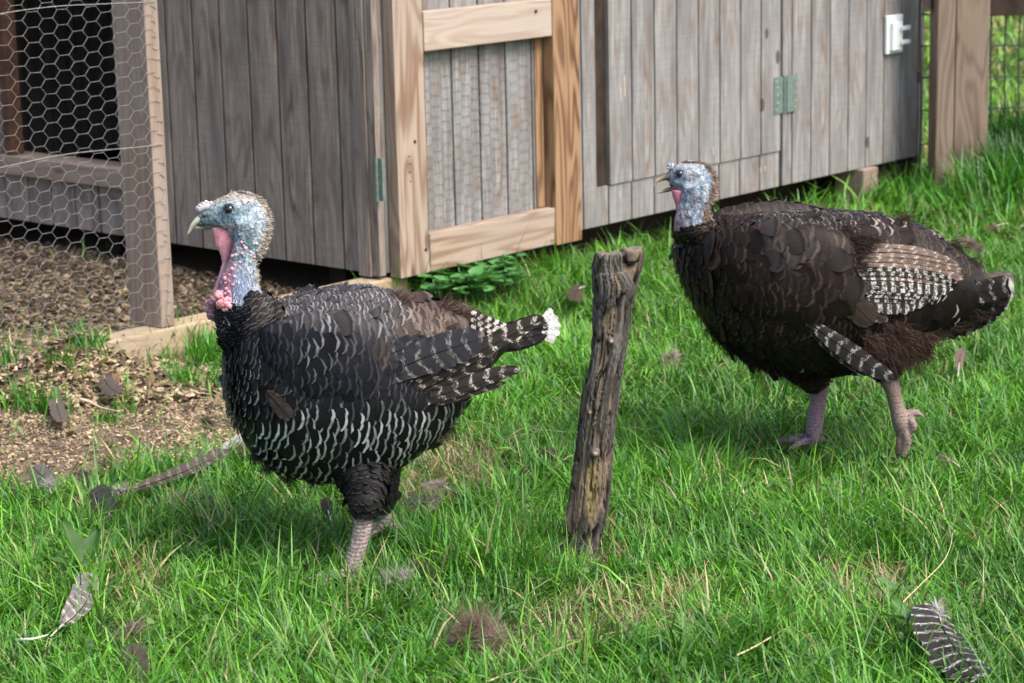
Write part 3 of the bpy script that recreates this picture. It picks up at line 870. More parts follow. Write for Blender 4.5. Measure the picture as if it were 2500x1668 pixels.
def strands(acc, base, dirs, L, w, tint, curl=.3, seed=0, ns=3, wv=.25):
    """many thin tapering filaments; base (n,3), dirs (n,3) unit"""
    r = np.random.default_rng(seed + 900); n = len(base)
    L = np.broadcast_to(L, (n,)) * r.uniform(.6, 1.3, n)
    side = unit(np.cross(dirs, r.normal(0, 1, (n, 3)))); bend = unit(np.cross(side, dirs) + r.normal(0, .4, (n, 3)))
    V = np.zeros((n, ns + 1, 2, 3))
    for k in range(ns + 1):
        s = k / ns
        c = base + dirs * (L * s)[:, None] + bend * (L * curl * s * s)[:, None] + side * (np.sin(s * 5 + r.random(n) * 6) * L * wv * s * .2)[:, None]
        ww = w * (1 - s) ** .7 + w * .12
        V[:, k, 0] = c - side * ww * .5; V[:, k, 1] = c + side * ww * .5
    m = (ns + 1) * 2; f = np.array([(2 * i, 2 * i + 1, 2 * i + 3, 2 * i + 2) for i in range(ns)])
    F = (np.arange(n)[:, None, None] * m + f[None]).reshape(-1, 4)
    t = np.asarray(tint, float); t = np.tile(t, (n, 1)) if t.ndim == 1 else t
    t = t * r.uniform(.7, 1.35, n)[:, None]
    acc.add_np(V.reshape(-1, 3), F, np.zeros((n * m, 2)), np.c_[np.repeat(t, m, 0), np.ones(n * m)], np.zeros((n * m, 4)))

def remeshed(acc, voxel, smooth=2):
    o = acc.build('tmp', None, None)
    md = o.modifiers.new('r', 'REMESH'); md.mode = 'VOXEL'; md.voxel_size = voxel
    sm = o.modifiers.new('s', 'SMOOTH'); sm.iterations = smooth; sm.factor = .5
    me = bpy.data.meshes.new_from_object(o.evaluated_get(bpy.context.evaluated_depsgraph_get()))
    bpy.data.objects.remove(o)
    n = len(me.vertices); V = np.empty(n * 3, np.float32); me.vertices.foreach_get('co', V)
    N = np.empty(n * 3, np.float32); me.vertices.foreach_get('normal', N)
    return me, V.reshape(-1, 3).astype(float), N.reshape(-1, 3).astype(float)
def rows_tb(T, Bt, hw, Yf, side=np.array([0, -1., 0])):
    """section rows from pixel pairs: top point, bottom point, half width (m), depth"""
    out = []
    for t, b, w, y in zip(T, Bt, hw, Yf):
        p, q = P(*t, y), P(*b, y)
        out.append(np.r_[(p + q) / 2, (p - q) / 2, side * w])
    return out

class Bird: pass
def build_bird(name, label, d):
    """d: measured description of one bird (pixels of the photograph, metres for thickness)"""
    Y0 = d['Y0']; yaw = d['yaw']; B = Bird()
    yf = lambda px: Y0 + (px - d['cx']) * .00085 * math.tan(yaw)
    B.yf = yf
    side = np.array([math.sin(yaw), -math.cos(yaw), 0.])
    side = np.array([-math.sin(-yaw) * 1.0, -math.cos(yaw), 0.])
    B.side = side
    root = tag(empty(name, d['feet']), label, 'turkey', 'two domestic turkeys')
    B.root = root
    torso = Surf(rows_tb([r[0] for r in d['torso']], [r[1] for r in d['torso']], [r[2] for r in d['torso']], [yf((r[0][0] + r[1][0]) / 2) for r in d['torso']], side))
    neck = Surf(rows_tb([r[1] for r in d['neck']], [r[0] for r in d['neck']], [r[2] for r in d['neck']], [yf(r[0][0]) + r[3] for r in d['neck']], side))
    head = Surf(rows_tb([(x, a) for x, a, b, w in d['head']], [(x, b) for x, a, b, w in d['head']], [w for x, a, b, w in d['head']], [Y0 + d['hy']] * len(d['head'])))
    B.torso, B.neck, B.head = torso, neck, head
    acc = Acc()
    for s, nu, nt in ((torso, 60, 48), (neck, 40, 32), (head, 36, 32)):
        V, F = s.mesh(nu, nt); acc.add(V, F)
    B.thigh = []
    for lg in d['legs']:
        th = tube_surf([P(x, y, z) for x, y, z, r in lg['thigh']], [r for *_, r in lg['thigh']])
        B.thigh.append(th); V, F = th.mesh(24, 24); acc.add(V, F)
        sh = tube_surf([P(x, y, z) for x, y, z, r in lg['shank']], [r for *_, r in lg['shank']])
        V, F = sh.mesh(20, 20); acc.add(V, F)
        for toe in lg['toes']:
            tp = tube_surf([np.array(t[:3]) for t in toe], [t[3] for t in toe]); V, F = tp.mesh(14, 12); acc.add(V, F)
    me, V, N = remeshed(acc, .0028, 2)
    q = proj(V)
    # relief: wrinkled head and scutes on the shanks
    headw = d['skinw'](V, q)
    rid = 1 - np.abs(fbm(V * [1, 1, .8], 130, 33, 2) - .5) * 4
    rel = (fbm(V, 170, 3, 3) - .5) * .0035 + (fbm(V, 60, 9, 2) - .5) * .004 + np.clip(rid, 0, 1) * -.0018
    lg_ = (headw > .1) & (headw < .13)
    V = V + N * (rel * headw)[:, None] + N * (lg_ * np.abs(np.sin(V[:, 2] * math.pi / .0085)) ** .5 * .0012)[:, None]
    c = d['skin'](V, q, N, headw)
    me.vertices.foreach_set('co', V.astype(np.float32).ravel())
    at = me.attributes.new('tint', 'FLOAT_COLOR', 'POINT'); at.data.foreach_set('color', np.c_[c, np.ones(len(V))].astype(np.float32).ravel())
    me.name = 'body'
    B.body = link('body', me, M['skin'], root)
    bm = bmesh.new(); bm.from_mesh(me); B.bvh = BVHTree.FromBMesh(bm); bm.free()
    def hit(px, py, back=0.0):
        r_ = unit(ray(px, py)); h = B.bvh.ray_cast(Vector(CAMP), Vector(r_))
        if h[0] is None: return None, None
        return np.array(h[0]) - r_ * back, np.array(h[1])
    B.hit = hit
    return B
def eye(B, px, py, rpx, lid):
    c, n = B.hit(px, py); r = rpx * px2m(c); n = unit(n * .3 + np.array([0, -1, 0.]))
    a = Acc(); blob(a, c - n * r * .55, (r, r, r), 1, 0, 14); e = a.build('eye', M['eye'], B.root, True)
    a = Acc(); s = unit(np.cross(n, [0, 0, 1])); u = np.cross(s, n)
    for k, rr in enumerate((1.02, 1.32)):
        pts = [c - n * r * (.05 + .18 * k) + (s * math.cos(t) * rr * 1.06 + u * math.sin(t) * rr * (.86 if k == 0 else .9)) * r for t in np.linspace(0, 2 * math.pi, 25)]
        add_tube(a, pts, r * .15, 6, 1, tint=lid[k])
    a.build('eyelid', M['skin'], B.root, True)

# ---------------- the near turkey
def zmix(a, b, t): return a * (1 - t)[:, None] + b * t[:, None]
C = lambda *v: np.array(v, float)
Y1 = float(G(855, 1425)[1]) + .13
def skinw1(V, q):
    k = 1 - sstep(700, 790, q[:, 1]); k = k * (q[:, 0] < 720)
    leg = sstep(1235, 1260, q[:, 1]) * .12
    return np.maximum(k * (1 - .8 * np.exp(-(((q[:, 0] - 560) / 22) ** 2 + ((q[:, 1] - 512) / 20) ** 2))), leg)
def skin1(V, q, N, hw):
    x, y = q[:, 0], q[:, 1]; n = fbm(V, 90, 4, 3); n2 = fbm(V, 260, 14, 2)
    c = np.tile(C(.17, .25, .31), (len(V), 1))
    c = zmix(c, C(.42, .50, .54), sstep(.42, .62, n) * .9)
    c = zmix(c, C(.50, .36, .36), sstep(.62, .72, fbm(V, 70, 77, 2)) * .5)
    c = zmix(c, C(.10, .19, .26), np.exp(-(((x - 552) / 38) ** 2 + ((y - 528) / 26) ** 2)) * .9)      # blue face
    c = zmix(c, C(.12, .20, .22), sstep(540, 505, x) * sstep(470, 500, y) * .8)
    c = zmix(c, C(.34, .29, .24), sstep(500, 480, y + (x - 600) * .1) * (.6 + .4 * n))                                   # grey-brown crown
    nape = sstep(.12, .5, (x - np.interp(y, [470, 530, 600, 640, 720], [600, 645, 640, 622, 610])) / 30)
    c = zmix(c, C(.36, .33, .28), nape * .75)
    c = zmix(c, C(.42, .24, .30), np.exp(-(((x - 548) / 30) ** 2 + ((y - 562) / 9) ** 2)) * .7)
    lo = sstep(620, 690, y) * (y < 900)
    c = zmix(c, C(.22, .28, .52), lo * sstep(640, 560, x) * .75)
    c = zmix(c, C(.52, .22, .27), sstep(585, 640, y) * (y < 900) * sstep(585, 552, x) * (.45 + .4 * (n > .5)))
    c = zmix(c, C(.05, .07, .16), sstep(705, 760, y) * (y < 1000))
    c = zmix(c, C(.012, .012, .013), sstep(745, 800, y))
    c = c * (.72 + .56 * n2)[:, None]
    leg = sstep(1238, 1256, y)
    sc = V[:, 2] * 1.0
    ring = .5 + .5 * np.sin(sc * 2 * math.pi / .0085 + 1.5 * np.sin((x - 860) * .08))
    lc = zmix(np.tile(C(.50, .41, .40), (len(V), 1)), C(.15, .11, .105), sstep(.72, .95, ring) * .85)
    lc = zmix(lc, C(.26, .20, .18), sstep(.45, .6, fbm(V, 160, 6, 2)) * .7)
    lc = zmix(lc, C(.22, .17, .13), sstep(.03, .0, V[:, 2]) * .6)
    return zmix(c, lc, leg)
nY = Y1 - .12; fY = float(G(948, 1300)[1])
g1 = G(842, 1428); g2 = G(940, 1312)
def toes(g, az, lens, z0, r=.0085):
    out = []
    for a_, l in zip(az, lens):
        dx, dy = math.cos(a_), math.sin(a_)
        out.append([(g[0], g[1], z0 + .008, r * 1.2), (g[0] + dx * l * .35, g[1] + dy * l * .35, z0 + .004, r), (g[0] + dx * l * .7, g[1] + dy * l * .7, z0, r * .85), (g[0] + dx * l, g[1] + dy * l, z0 - .004, r * .55)])
    return out
d1 = dict(Y0=Y1, yaw=math.radians(14), cx=800, hy=-.015, feet=(float(g1[0]), Y1, 0),
    torso=[((566, 812), (556, 880), .03), ((592, 770), (560, 985), .085), ((650, 742), (592, 1065), .122), ((722, 730), (660, 1135), .148), ((800, 714), (755, 1163), .163),
           ((880, 704), (850, 1164), .166), ((950, 714), (930, 1146), .158), ((1020, 730), (1008, 1100), .14), ((1080, 752), (1080, 1040), .11), ((1150, 770), (1140, 960), .075),
           ((1210, 790), (1200, 890), .045), ((1245, 805), (1240, 850), .02)],
    neck=[((600, 950), (720, 850), .06, 0), ((548, 850), (700, 775), .062, -.005), ((531, 790), (668, 738), .05, -.01), ((531, 748), (642, 712), .042, -.012), ((536, 705), (629, 680), .036, -.014),
          ((548, 660), (628, 642), .033, -.015), ((566, 615), (646, 606), .033, -.015), ((572, 575), (660, 566), .034, -.015), ((572, 545), (655, 530), .03, -.015)],
    head=[(663, 525, 565, .010), (652, 500, 595, .026), (630, 479, 612, .034), (605, 468, 615, .037), (580, 466, 600, .036), (557, 472, 574, .032), (535, 482, 566, .026), (514, 494, 560, .020), (497, 508, 556, .015), (484, 519, 552, .010)],
    legs=[dict(thigh=[(870, 1070, Y1 - .02, .080), (882, 1135, Y1 - .05, .066), (893, 1190, Y1 - .09, .046), (893, 1225, nY, .033), (890, 1262, nY, .021)],
               shank=[(893, 1235, nY, .021), (887, 1280, nY, .0185), (875, 1330, nY, .0175), (863, 1375, nY, .018), (853, 1408, nY, .020), (846, 1426, nY, .018)],
               toes=toes(g1, (3.05, 2.45, 3.75, .25), (.085, .07, .07, .035), .014)),
          dict(thigh=[(900, 1080, Y1 + .08, .075), (915, 1150, Y1 + .10, .05), (925, 1205, Y1 + .14, .035), (930, 1225, fY - .01, .024)],
               shank=[(925, 1190, fY - .03, .022), (934, 1235, fY, .019), (944, 1265, fY, .020), (950, 1290, fY, .019), (945, 1308, fY, .018)],
               toes=toes(g2, (3.6, 4.1, 3.1, .1), (.075, .065, .06, .045), .02, .010))],
    skinw=skinw1, skin=skin1)
T1 = build_bird('turkey', 'black and grey turkey standing upright on the left, with a pink wattle and white-edged feathers', d1)

def zone1(c, q, r):
    x, y = q[:, 0], q[:, 1]; n = len(x); o = np.ones(n)
    t = np.tile(C(.010, .011, .014), (n, 1)); rim = np.tile(C(.36, .40, .42), (n, 1)); rs = .13 * o; s = o.copy()
    up = sstep(830, 790, y + (x - 700) * .05)                               # grey mantle
    t = zmix(t, C(.082, .076, .080), up); rim = zmix(rim, C(.36, .345, .345), up); rs = rs * (1 - up) + .65 * up; s = s * (1 - .30 * up)
    br = sstep(930, 1000, x) * sstep(900, 840, y)                           # brown back and rump
    t = zmix(t, C(.055, .038, .030), br); rim = zmix(rim, C(.30, .24, .20), br); rs = rs * (1 - br) + .45 * br; s = s * (1 - br) + 1.7 * br
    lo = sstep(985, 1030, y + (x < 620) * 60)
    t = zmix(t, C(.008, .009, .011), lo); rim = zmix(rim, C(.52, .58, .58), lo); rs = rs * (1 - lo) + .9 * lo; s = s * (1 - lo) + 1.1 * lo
    rs = rs * np.where(x > 980, .75, 1)
    ch = sstep(640, 590, x) * sstep(850, 900, y)                            # breast, far side and front
    rim = zmix(rim, C(.30, .36, .34), ch); rs = rs * (1 - ch) + .75 * ch; s = s * (1 - .45 * ch)
    rs = rs * np.where(r.random(n) < .12, .3, 1)
    return t, rim, rs, s
a = NAcc()
low1 = lambda c, q, N: q[:, 1] > 985 + 14 * np.sin(q[:, 0] * .07) - 90 * sstep(640, 600, q[:, 0])
coat(a, T1.torso, .15, 9.6, lambda u: .0125, lambda u: .021, lambda u: .040, lambda u: .034, zone1, lift=.0065, seedk=1, skip=low1, ruf=.7)
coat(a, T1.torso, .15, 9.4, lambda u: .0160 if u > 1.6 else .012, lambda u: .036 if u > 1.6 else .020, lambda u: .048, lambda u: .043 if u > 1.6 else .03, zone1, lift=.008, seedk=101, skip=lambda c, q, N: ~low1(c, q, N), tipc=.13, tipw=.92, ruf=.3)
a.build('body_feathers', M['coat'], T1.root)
def zneck1(c, q, r):
    x, y = q[:, 0], q[:, 1]; n = len(x)
    t = np.tile(C(.009, .011, .020), (n, 1)); k = sstep(590, 640, x)
    t = zmix(t, C(.030, .025, .023), k); rim = np.tile(C(.22, .23, .25), (n, 1))
    return t, rim, .35 * np.ones(n), .75 + .8 * k * sstep(700, 760, y)
a = NAcc()
coat(a, T1.neck, .2, 3.6, lambda u: .008, lambda u: .011, lambda u: .024, lambda u: .016, zneck1, lift=.006, seedk=2, skip=lambda c, q, N: q[:, 1] < 728 - 26 * (q[:, 0] > 600) + 34 * vnoise(c, 700, 5))
a.build('neck_feathers', M['coat'], T1.root)
def zleg(c, q, r):
    n = len(c); return np.tile(C(.010, .010, .011), (n, 1)), np.tile(C(.2, .2, .2), (n, 1)), .15 * np.ones(n), np.ones(n)
for k, th in enumerate(T1.thigh):
    a = NAcc(); coat(a, th, .6, 3.7 if k == 0 else 2.8, lambda u: .009, lambda u: .013, lambda u: .026, lambda u: .018, zleg, lift=.005, seedk=3 + k)
    a.build('thigh_feathers', M['coat'], T1.root)
# wing: padded shell of coverts, then the flight feathers
def wing_surf(rows, Ys): return Surf(rows_tb([r[0] for r in rows], [r[1] for r in rows], [r[2] for r in rows], Ys, T1.side))
wr = [((622, 835), (640, 900), .012), ((655, 800), (665, 975), .026), ((720, 776), (735, 1000), .036), ((800, 765), (810, 1012), .040), ((880, 772), (885, 1012), .040), ((915, 790), (925, 1003), .034), ((950, 815), (962, 985), .024), ((978, 850), (985, 945), .010)]
def side_y(px, py, extra=.0):
    p, n = T1.hit(px, py); return float(p[1]) + extra
wY = [T1.yf((r[0][0] + r[1][0]) / 2) - e for r, e in zip(wr, (.082, .105, .123, .134, .136, .132, .124, .115))]
W1 = wing_surf(wr, wY)
wing = None
a = Acc(); V, F = W1.mesh(40, 32); a.add(V, F, None, tint=(.012, .012, .014))
wing = a.build('wing', M['down'], T1.root, True)
def zwing1(c, q, r):
    x, y = q[:, 0], q[:, 1]; n = len(x)
    t = np.tile(C(.010, .0115, .017), (n, 1)); rim = np.tile(C(.20, .20, .22), (n, 1)); rs = .16 * np.ones(n); s = 1.0 * np.ones(n)
    e = np.exp(-((x - 770 + (y - 850) * .5) / 45) ** 2 - ((y - 850) / 60) ** 2)
    rs = rs + .6 * e; rim = zmix(rim, C(.46, .48, .5), e)
    e2 = sstep(820, 780, y); t = zmix(t, C(.06, .055, .058), e2); rs = rs + .4 * e2
    t = zmix(t, C(.030, .025, .023), sstep(.5, .6, fbm(c, 16, 66, 2)) * .8)
    t = zmix(t, C(.045, .038, .036), sstep(900, 1000, x) * sstep(860, 820, y))
    s = s + .6 * sstep(800, 930, x)
    return t, rim, rs, s
a = NAcc()
coat(a, W1, .1, 6.2, lambda u: .0150, lambda u: .026, lambda u: .050, lambda u: .042, zwing1, lift=.006, seedk=9, ruf=.8, th0=-.5, th1=math.pi + .5)
a.build('covert_feathers', M['coat'], wing)
def ff(B, par, name, pxs, wpx, y0, dy, tint, rim, rs, mat='quill', **kw):
    """a flight feather through pixels, depth y0 + dy along it"""
    n = len(pxs); pts = [P(x, y, y0 + dy * i / (n - 1)) for i, (x, y) in enumerate(pxs)]
    a = NAcc(); vane(a, pts, wpx * px2m(pts[1]), (0, -1, .12), tint, rim, rs, **kw)
    return a.build(name, M[mat], par)
wy = wY[-2] - .040
DK, WH = C(.016, .014, .015), C(.58, .55, .51)
FL1 = [  # pixels, width px, depth offset, tint, bar strength; lowest first
    ([(880, 1015), (960, 1003), (1050, 985), (1150, 958), (1235, 935)], 30, .022, C(.028, .022, .020), .5),
    ([(890, 1012), (980, 995), (1090, 960), (1190, 925), (1272, 903)], 44, .018, C(.024, .018, .016), .85),
    ([(880, 1005), (970, 975), (1060, 940), (1140, 905), (1205, 878)], 30, .014, C(.026, .020, .018), .7),
    ([(885, 1000), (990, 955), (1120, 885), (1230, 828), (1328, 776)], 46, .010, C(.026, .020, .017), .95),
    ([(880, 990), (970, 948), (1070, 900), (1160, 858), (1235, 828)], 34, .006, C(.022, .018, .016), .8),
    ([(890, 975), (960, 940), (1040, 900), (1120, 868), (1190, 848)], 40, .002, DK * 1.2, .8),
    ([(925, 935), (980, 898), (1055, 866), (1120, 844), (1178, 826)], 90, -.006, C(.019, .019, .024), .32),
    ([(900, 900), (940, 872), (990, 850), (1050, 838)], 60, -.010, C(.016, .016, .020), .15),
]
for k, (px, w, dy, t, rs) in enumerate(FL1):
    ff(T1, wing, 'flight_feather', px, w, wy + dy, .03, t, WH, rs, seed=k, rag=.5, asym=.62 if k < 6 else .5)
ff(T1, wing, 'flight_feather', [(650, 955), (668, 975), (690, 1000), (712, 1020)], 40, wY[2] - .04, .0, C(.022, .017, .016), WH, 0, seed=31, rag=.2)['label'] = 'plain brown feather'
# far wing, folded against the other side
fr_rows = [np.r_[r[:3] + np.array([0, 2 * (T1.yf(proj(r[:3])[0]) - r[1]), 0]), r[3:6], r[6:9]] for r in W1.R]
a = Acc(); V, F = Surf(fr_rows).mesh(30, 24); a.add(V, F, None, tint=(.012, .012, .014)); fw = a.build('wing', M['down'], T1.root, True)
a = NAcc(); coat(a, Surf(fr_rows), .1, 6.2, lambda u: .016, lambda u: .024, lambda u: .045, lambda u: .034, zwing1, lift=.006, seedk=10); a.build('covert_feathers', M['coat'], fw)
# tail
tail = None
a = Acc(); s_ = tube_surf([P(1120, 830, T1.yf(1120)), P(1190, 825, T1.yf(1190)), P(1235, 822, T1.yf(1235))], [.05, .034, .012]); V, F = s_.mesh(16, 20); a.add(V, F, None, tint=(.03, .025, .022))
tail = a.build('tail', M['down'], T1.root, True)
for k in range(9):
    t = (k - 4) / 4
    tip = (1326 + 14 * (1 - t * t), 800 + 24 * t)
    p0 = (1150, 835 + 10 * t); ym = T1.yf(1250) + .03 * (k % 3) - .02
    pts = [P(p0[0], p0[1], ym), P((p0[0] + tip[0]) / 2, (p0[1] + tip[1]) / 2 + 6, ym), P(*tip, ym)]
    a = NAcc(); vane(a, pts, .036, (0.1 * t, -1, .25 * t), C(.02, .018, .018), C(.5, .5, .48), .15, seed=60 + k, rag=.3)
    tf = a.build('tail_feather', M['quill'], tail)
    d_ = unit(pts[2] - pts[1]); a = NAcc()
    dd = unit(d_ + np.array([.0, 0, -.55 * t])); vane(a, [pts[2] - dd * .012, pts[2] + dd * .006, pts[2] + dd * (.026 - .004 * (k % 2))], .0125, (0, -1, .1), C(.74, .75, .73), C(.8, .8, .8), 0, seed=80 + k, rag=1.0, quill=False, cup=.05, shape=([0, .3, .7, .9, 1], [.5, .7, 1, 1, .6]))
    a.build('white_tip', M['quill'], tf)
a = NAcc()                                                          # black and white uppertail coverts
for row in range(5):
    for cl in range(13):
        x = 1152 + cl * 9.2 + (row % 2) * 3; y = np.interp(x, [1150, 1262], [764, 806]) + row * 7.5 + random.uniform(-1.5, 1.5)
        if y > 832 - (1262 - x) * .05 + 4: continue
        w = (cl + row) % 2 == 0; yy_ = T1.yf(x) - .060 - .002 * row - .0004 * (13 - cl)
        p = P(x - 2, y - 1, yy_ - .002); q_ = P(x + 10.5, y + 3.5, yy_)
        vane(a, [p, (p + q_) / 2 + [0, -.001, .0005], q_], .0092, (0, -1, .4), C(.56, .54, .51) * random.uniform(.7, 1.1) if w else C(.02, .018, .017), WH, 0, seed=k + cl, quill=False, nx=3, cup=.05, rag=.2, shape=([0, .2, .9, 1], [.8, 1, 1, .8]))
a.build('tail_coverts', M['quill'], tail)
# brown down showing along the back and under the rump
def down(B, name, pts, n, L, w, tint, spread, d0, seed, ny=.05):
    r = np.random.default_rng(seed); pts = np.array(pts, float); k = r.integers(0, len(pts), n)
    px = pts[k, 0] + r.normal(0, spread, n); py = pts[k, 1] + r.normal(0, spread * .6, n)
    base = np.array([P(x, y, B.yf(x) - pts[kk, 2] + r.normal(0, .012)) for x, y, kk in zip(px, py, k)])
    dr = unit(np.array(d0) + r.normal(0, .45, (n, 3)))
    a = NAcc(); strands(a, base, dr, L, w, tint, seed=seed); return a.build(name, M['down'], B.root)
down(T1, 'down_tufts', [(965, 722, .03), (985, 728, .05), (1085, 745, .03), (1110, 752, .03), (1140, 765, .03), (1165, 785, .06), (1100, 800, .09)], 1100, .022, .0010, C(.10, .07, .056), 8, (.9, 0, .35), 11)
down(T1, 'down_tufts', [(1075, 1040, .02), (1090, 1030, .04), (1060, 1060, .03)], 500, .03, .0011, C(.07, .045, .035), 8, (.5, 0, -.8), 12)
down(T1, 'down_tufts', [(620, 1115, .06), (650, 1140, .06), (700, 1165, .05), (760, 1168, .06), (850, 1200, .12), (868, 1240, .14), (895, 1250, .14), (940, 1200, .10), (950, 1170, .1)], 1500, .018, .001, C(.012, .011, .011), 9, (.3, -.1, -.9), 13)
# head furniture
eye(T1, 559, 512, 12.5, (C(.035, .06, .09), C(.16, .26, .33)))
Yh = Y1 - .015
def beak(B, up, lo, Yb, colfn, w):
    out = []
    for nm, rows in (('upper_beak', up), ('lower_beak', lo)):
        R = []
        for (xt, yt), (xb, yb), hw in rows:
            p, q = P(xt, yt, Yb), P(xb, yb, Yb); R.append(np.r_[(p + q) / 2, (p - q) / 2, [0, -hw, 0]])
        s = Surf(R); V, F = s.mesh(26, 16)
        x = proj(V)[:, 0]; a = Acc(); a.add(V, F, None, tint=colfn(x, V)); out.append(a.build(nm, M['beakm'], B.root, True))
    return out
horn1 = lambda x, V: zmix(np.tile(C(.12, .13, .11), (len(x), 1)), C(.58, .55, .42), sstep(500, 478, x + 10 * (fbm(V, 200, 2) - .5)))
beak(T1, [((505, 512), (508, 546), .013), ((492, 520), (496, 546), .011), ((479, 530), (486, 548), .009), ((470, 541), (479, 552), .0065), ((463, 553), (471, 559), .004), ((457, 571), (460, 573), .001)],
     [((515, 548), (514, 560), .011), ((500, 549), (499, 561), .009), ((486, 551), (487, 560), .007), ((475, 554), (477, 558), .003)], Yh, horn1, .01)
a = Acc()                                                            # mouth line and nostril
add_tube(a, [P(480, 550, Yh - .007), P(498, 548, Yh - .014), P(518, 549, Yh - .0225), P(535, 551, Yh - .028), P(548, 553, Yh - .0315)], [.0008, .0012, .0014, .0014, .0006], 6, 2, tint=(.02, .02, .02))
a.build('mouth_line', M['skin'], T1.root, True)
a = Acc(); c_, n_ = T1.hit(499, 527); blob(a, c_, (.0055, .002, .003), 1, .1, 8, tint=(.03, .04, .045)); a.build('nostril', M['skin'], T1.root, True)
a = Acc()
for k in range(90):
    t = random.random(); cx = 488 + 30 * t + random.uniform(-3, 3); cy = 509 - 6 * math.sin(t * 2.6) + random.uniform(-11, 11) * (1 - .3 * t)
    blob(a, P(cx, cy, Yh - .0055 + random.uniform(-.003, .005)), np.array([1, 1, 1]) * random.uniform(.0028, .0046), k, .3, 5, tint=C(.52, .47, .50) * random.uniform(.75, 1.15))
for t in np.linspace(0, 1, 7): blob(a, P(489 + 27 * t, 509 - 5 * math.sin(t * 2.6), Yh - .004), (.0098, .0085, .0095), 5, .15, 8, tint=(.5, .45, .49))
a.build('snood', M['flesh'], T1.root, True)
# wattle
wl = [(556, 517, 577, .008), (575, 521, 576, .009), (596, 526, 571, .009), (615, 535, 564, .009), (632, 542, 558, .009), (655, 540, 552, .0085), (675, 533, 547, .009), (700, 524, 538, .009), (720, 518, 534, .010), (745, 513, 528, .012)]
R_ = []
for y, l, r_, h in wl:
    p, q_ = P(l, y, Yh - .010), P(r_, y, Yh - .010); R_.append(np.r_[(p + q_) / 2, (q_ - p) / 2, [0, -h, 0]])
V, F = Surf(R_).mesh(70, 40); th = np.tile(np.linspace(0, 2 * np.pi, 40, endpoint=False), 70)
cr_ = unit(V - np.repeat(catmull(np.array(R_), np.linspace(0, len(R_) - 1, 70))[:, :3], 40, 0)); ridge = np.sin(V[:, 0] * 1400 + V[:, 2] * 200) * .0006 + (fbm(V, 120, 8) - .5) * .003
V = V + cr_ * ridge[:, None]
y_ = proj(V)[:, 1]; wc = zmix(np.tile(C(.66, .27, .33), (len(V), 1)), C(.52, .26, .33), sstep(560, 640, y_)); wc = zmix(wc, C(.33, .17, .22), sstep(640, 700, y_)); wc = wc * (.75 + .5 * fbm(V, 180, 3))[:, None]
wc = zmix(wc, C(.55, .36, .50), sstep(.5, .6, fbm(V, 45, 12)) * .45)
a = Acc(); a.add(V, F, None, tint=wc); a.build('wattle', M['flesh'], T1.root, True)
a = Acc()
pink = C(.60, .27, .29); purp = C(.36, .19, .24)
rr_ = random.Random(5)
for (cx, cy, rad, col, dz) in ((551, 742, 17, pink, .030), (517, 752, 13, purp, .012), (519, 766, 12, purp, .012), (525, 735, 14, purp, .02), (537, 727, 15, pink, .026), (512, 741, 10, purp, .012), (524, 775, 8, purp, .01)):
    c0, n0 = T1.hit(cx, cy); c0 = (c0 if (c0 is not None and cx > 530) else P(cx, cy, Yh - dz - .01)); s_ = px2m(c0)
    rad = rad * 1.22
    blob(a, c0, (rad * s_ * .8,) * 3, 3, .1, 8, tint=col * .8)
    for k in range(26):
        v = unit(np.array([rr_.gauss(0, 1), -abs(rr_.gauss(0, 1)), rr_.gauss(0, 1)])); blob(a, c0 + v * rad * s_ * .78, np.array([1, 1, 1]) * rad * s_ * rr_.uniform(.26, .42), k, .18, 6, tint=col * rr_.uniform(.8, 1.15))
cz = [(630, 635, 10), (665, 690, 12), (650, 665, 8), (715, 730, 10), (745, 775, 9), (545, 770, 15), (570, 758, 12), (630, 740, 9), (610, 825, 9), (565, 855, 9), (535, 890, 13), (510, 945, 10), (560, 965, 11), (470, 980, 14), (460, 940, 8), (435, 1020, 9), (475, 1025, 9), (410, 1055, 12),
      (545, 1040, 10), (480, 1080, 11), (505, 1110, 12), (440, 1110, 13), (470, 1125, 9), (510, 1010, 6), (725, 490, 8), (770, 650, 10), (775, 715, 7), (850, 335, 8), (800, 285, 9), (760, 225, 8), (565, 168, 8), (490, 195, 8), (825, 570, 8), (635, 235, 10), (650, 262, 9), (745, 208, 7), (700, 240, 7), (610, 560, 7), (590, 690, 7), (425, 1155, 13), (395, 1140, 10), (455, 1160, 9)]
for px, py, r_ in cz:
    X, Yp = 430 + px / 3.92, 430 + py / 3.92; c0, n0 = T1.hit(X, Yp)
    if c0 is None: continue
    s_ = r_ / 3.92 * 1.62 * px2m(c0); f_ = sstep(500, 1000, np.array(float(py)))
    blob(a, c0 - n0 * s_ * .05, (s_ * 1.1, s_ * .9, s_), px, .12, 8, tint=(C(.60, .42, .40) * (1 - f_) + C(.62, .29, .32) * f_) * rr_.uniform(.85, 1.1))
a.build('caruncles', M['flesh'], T1.root, True)
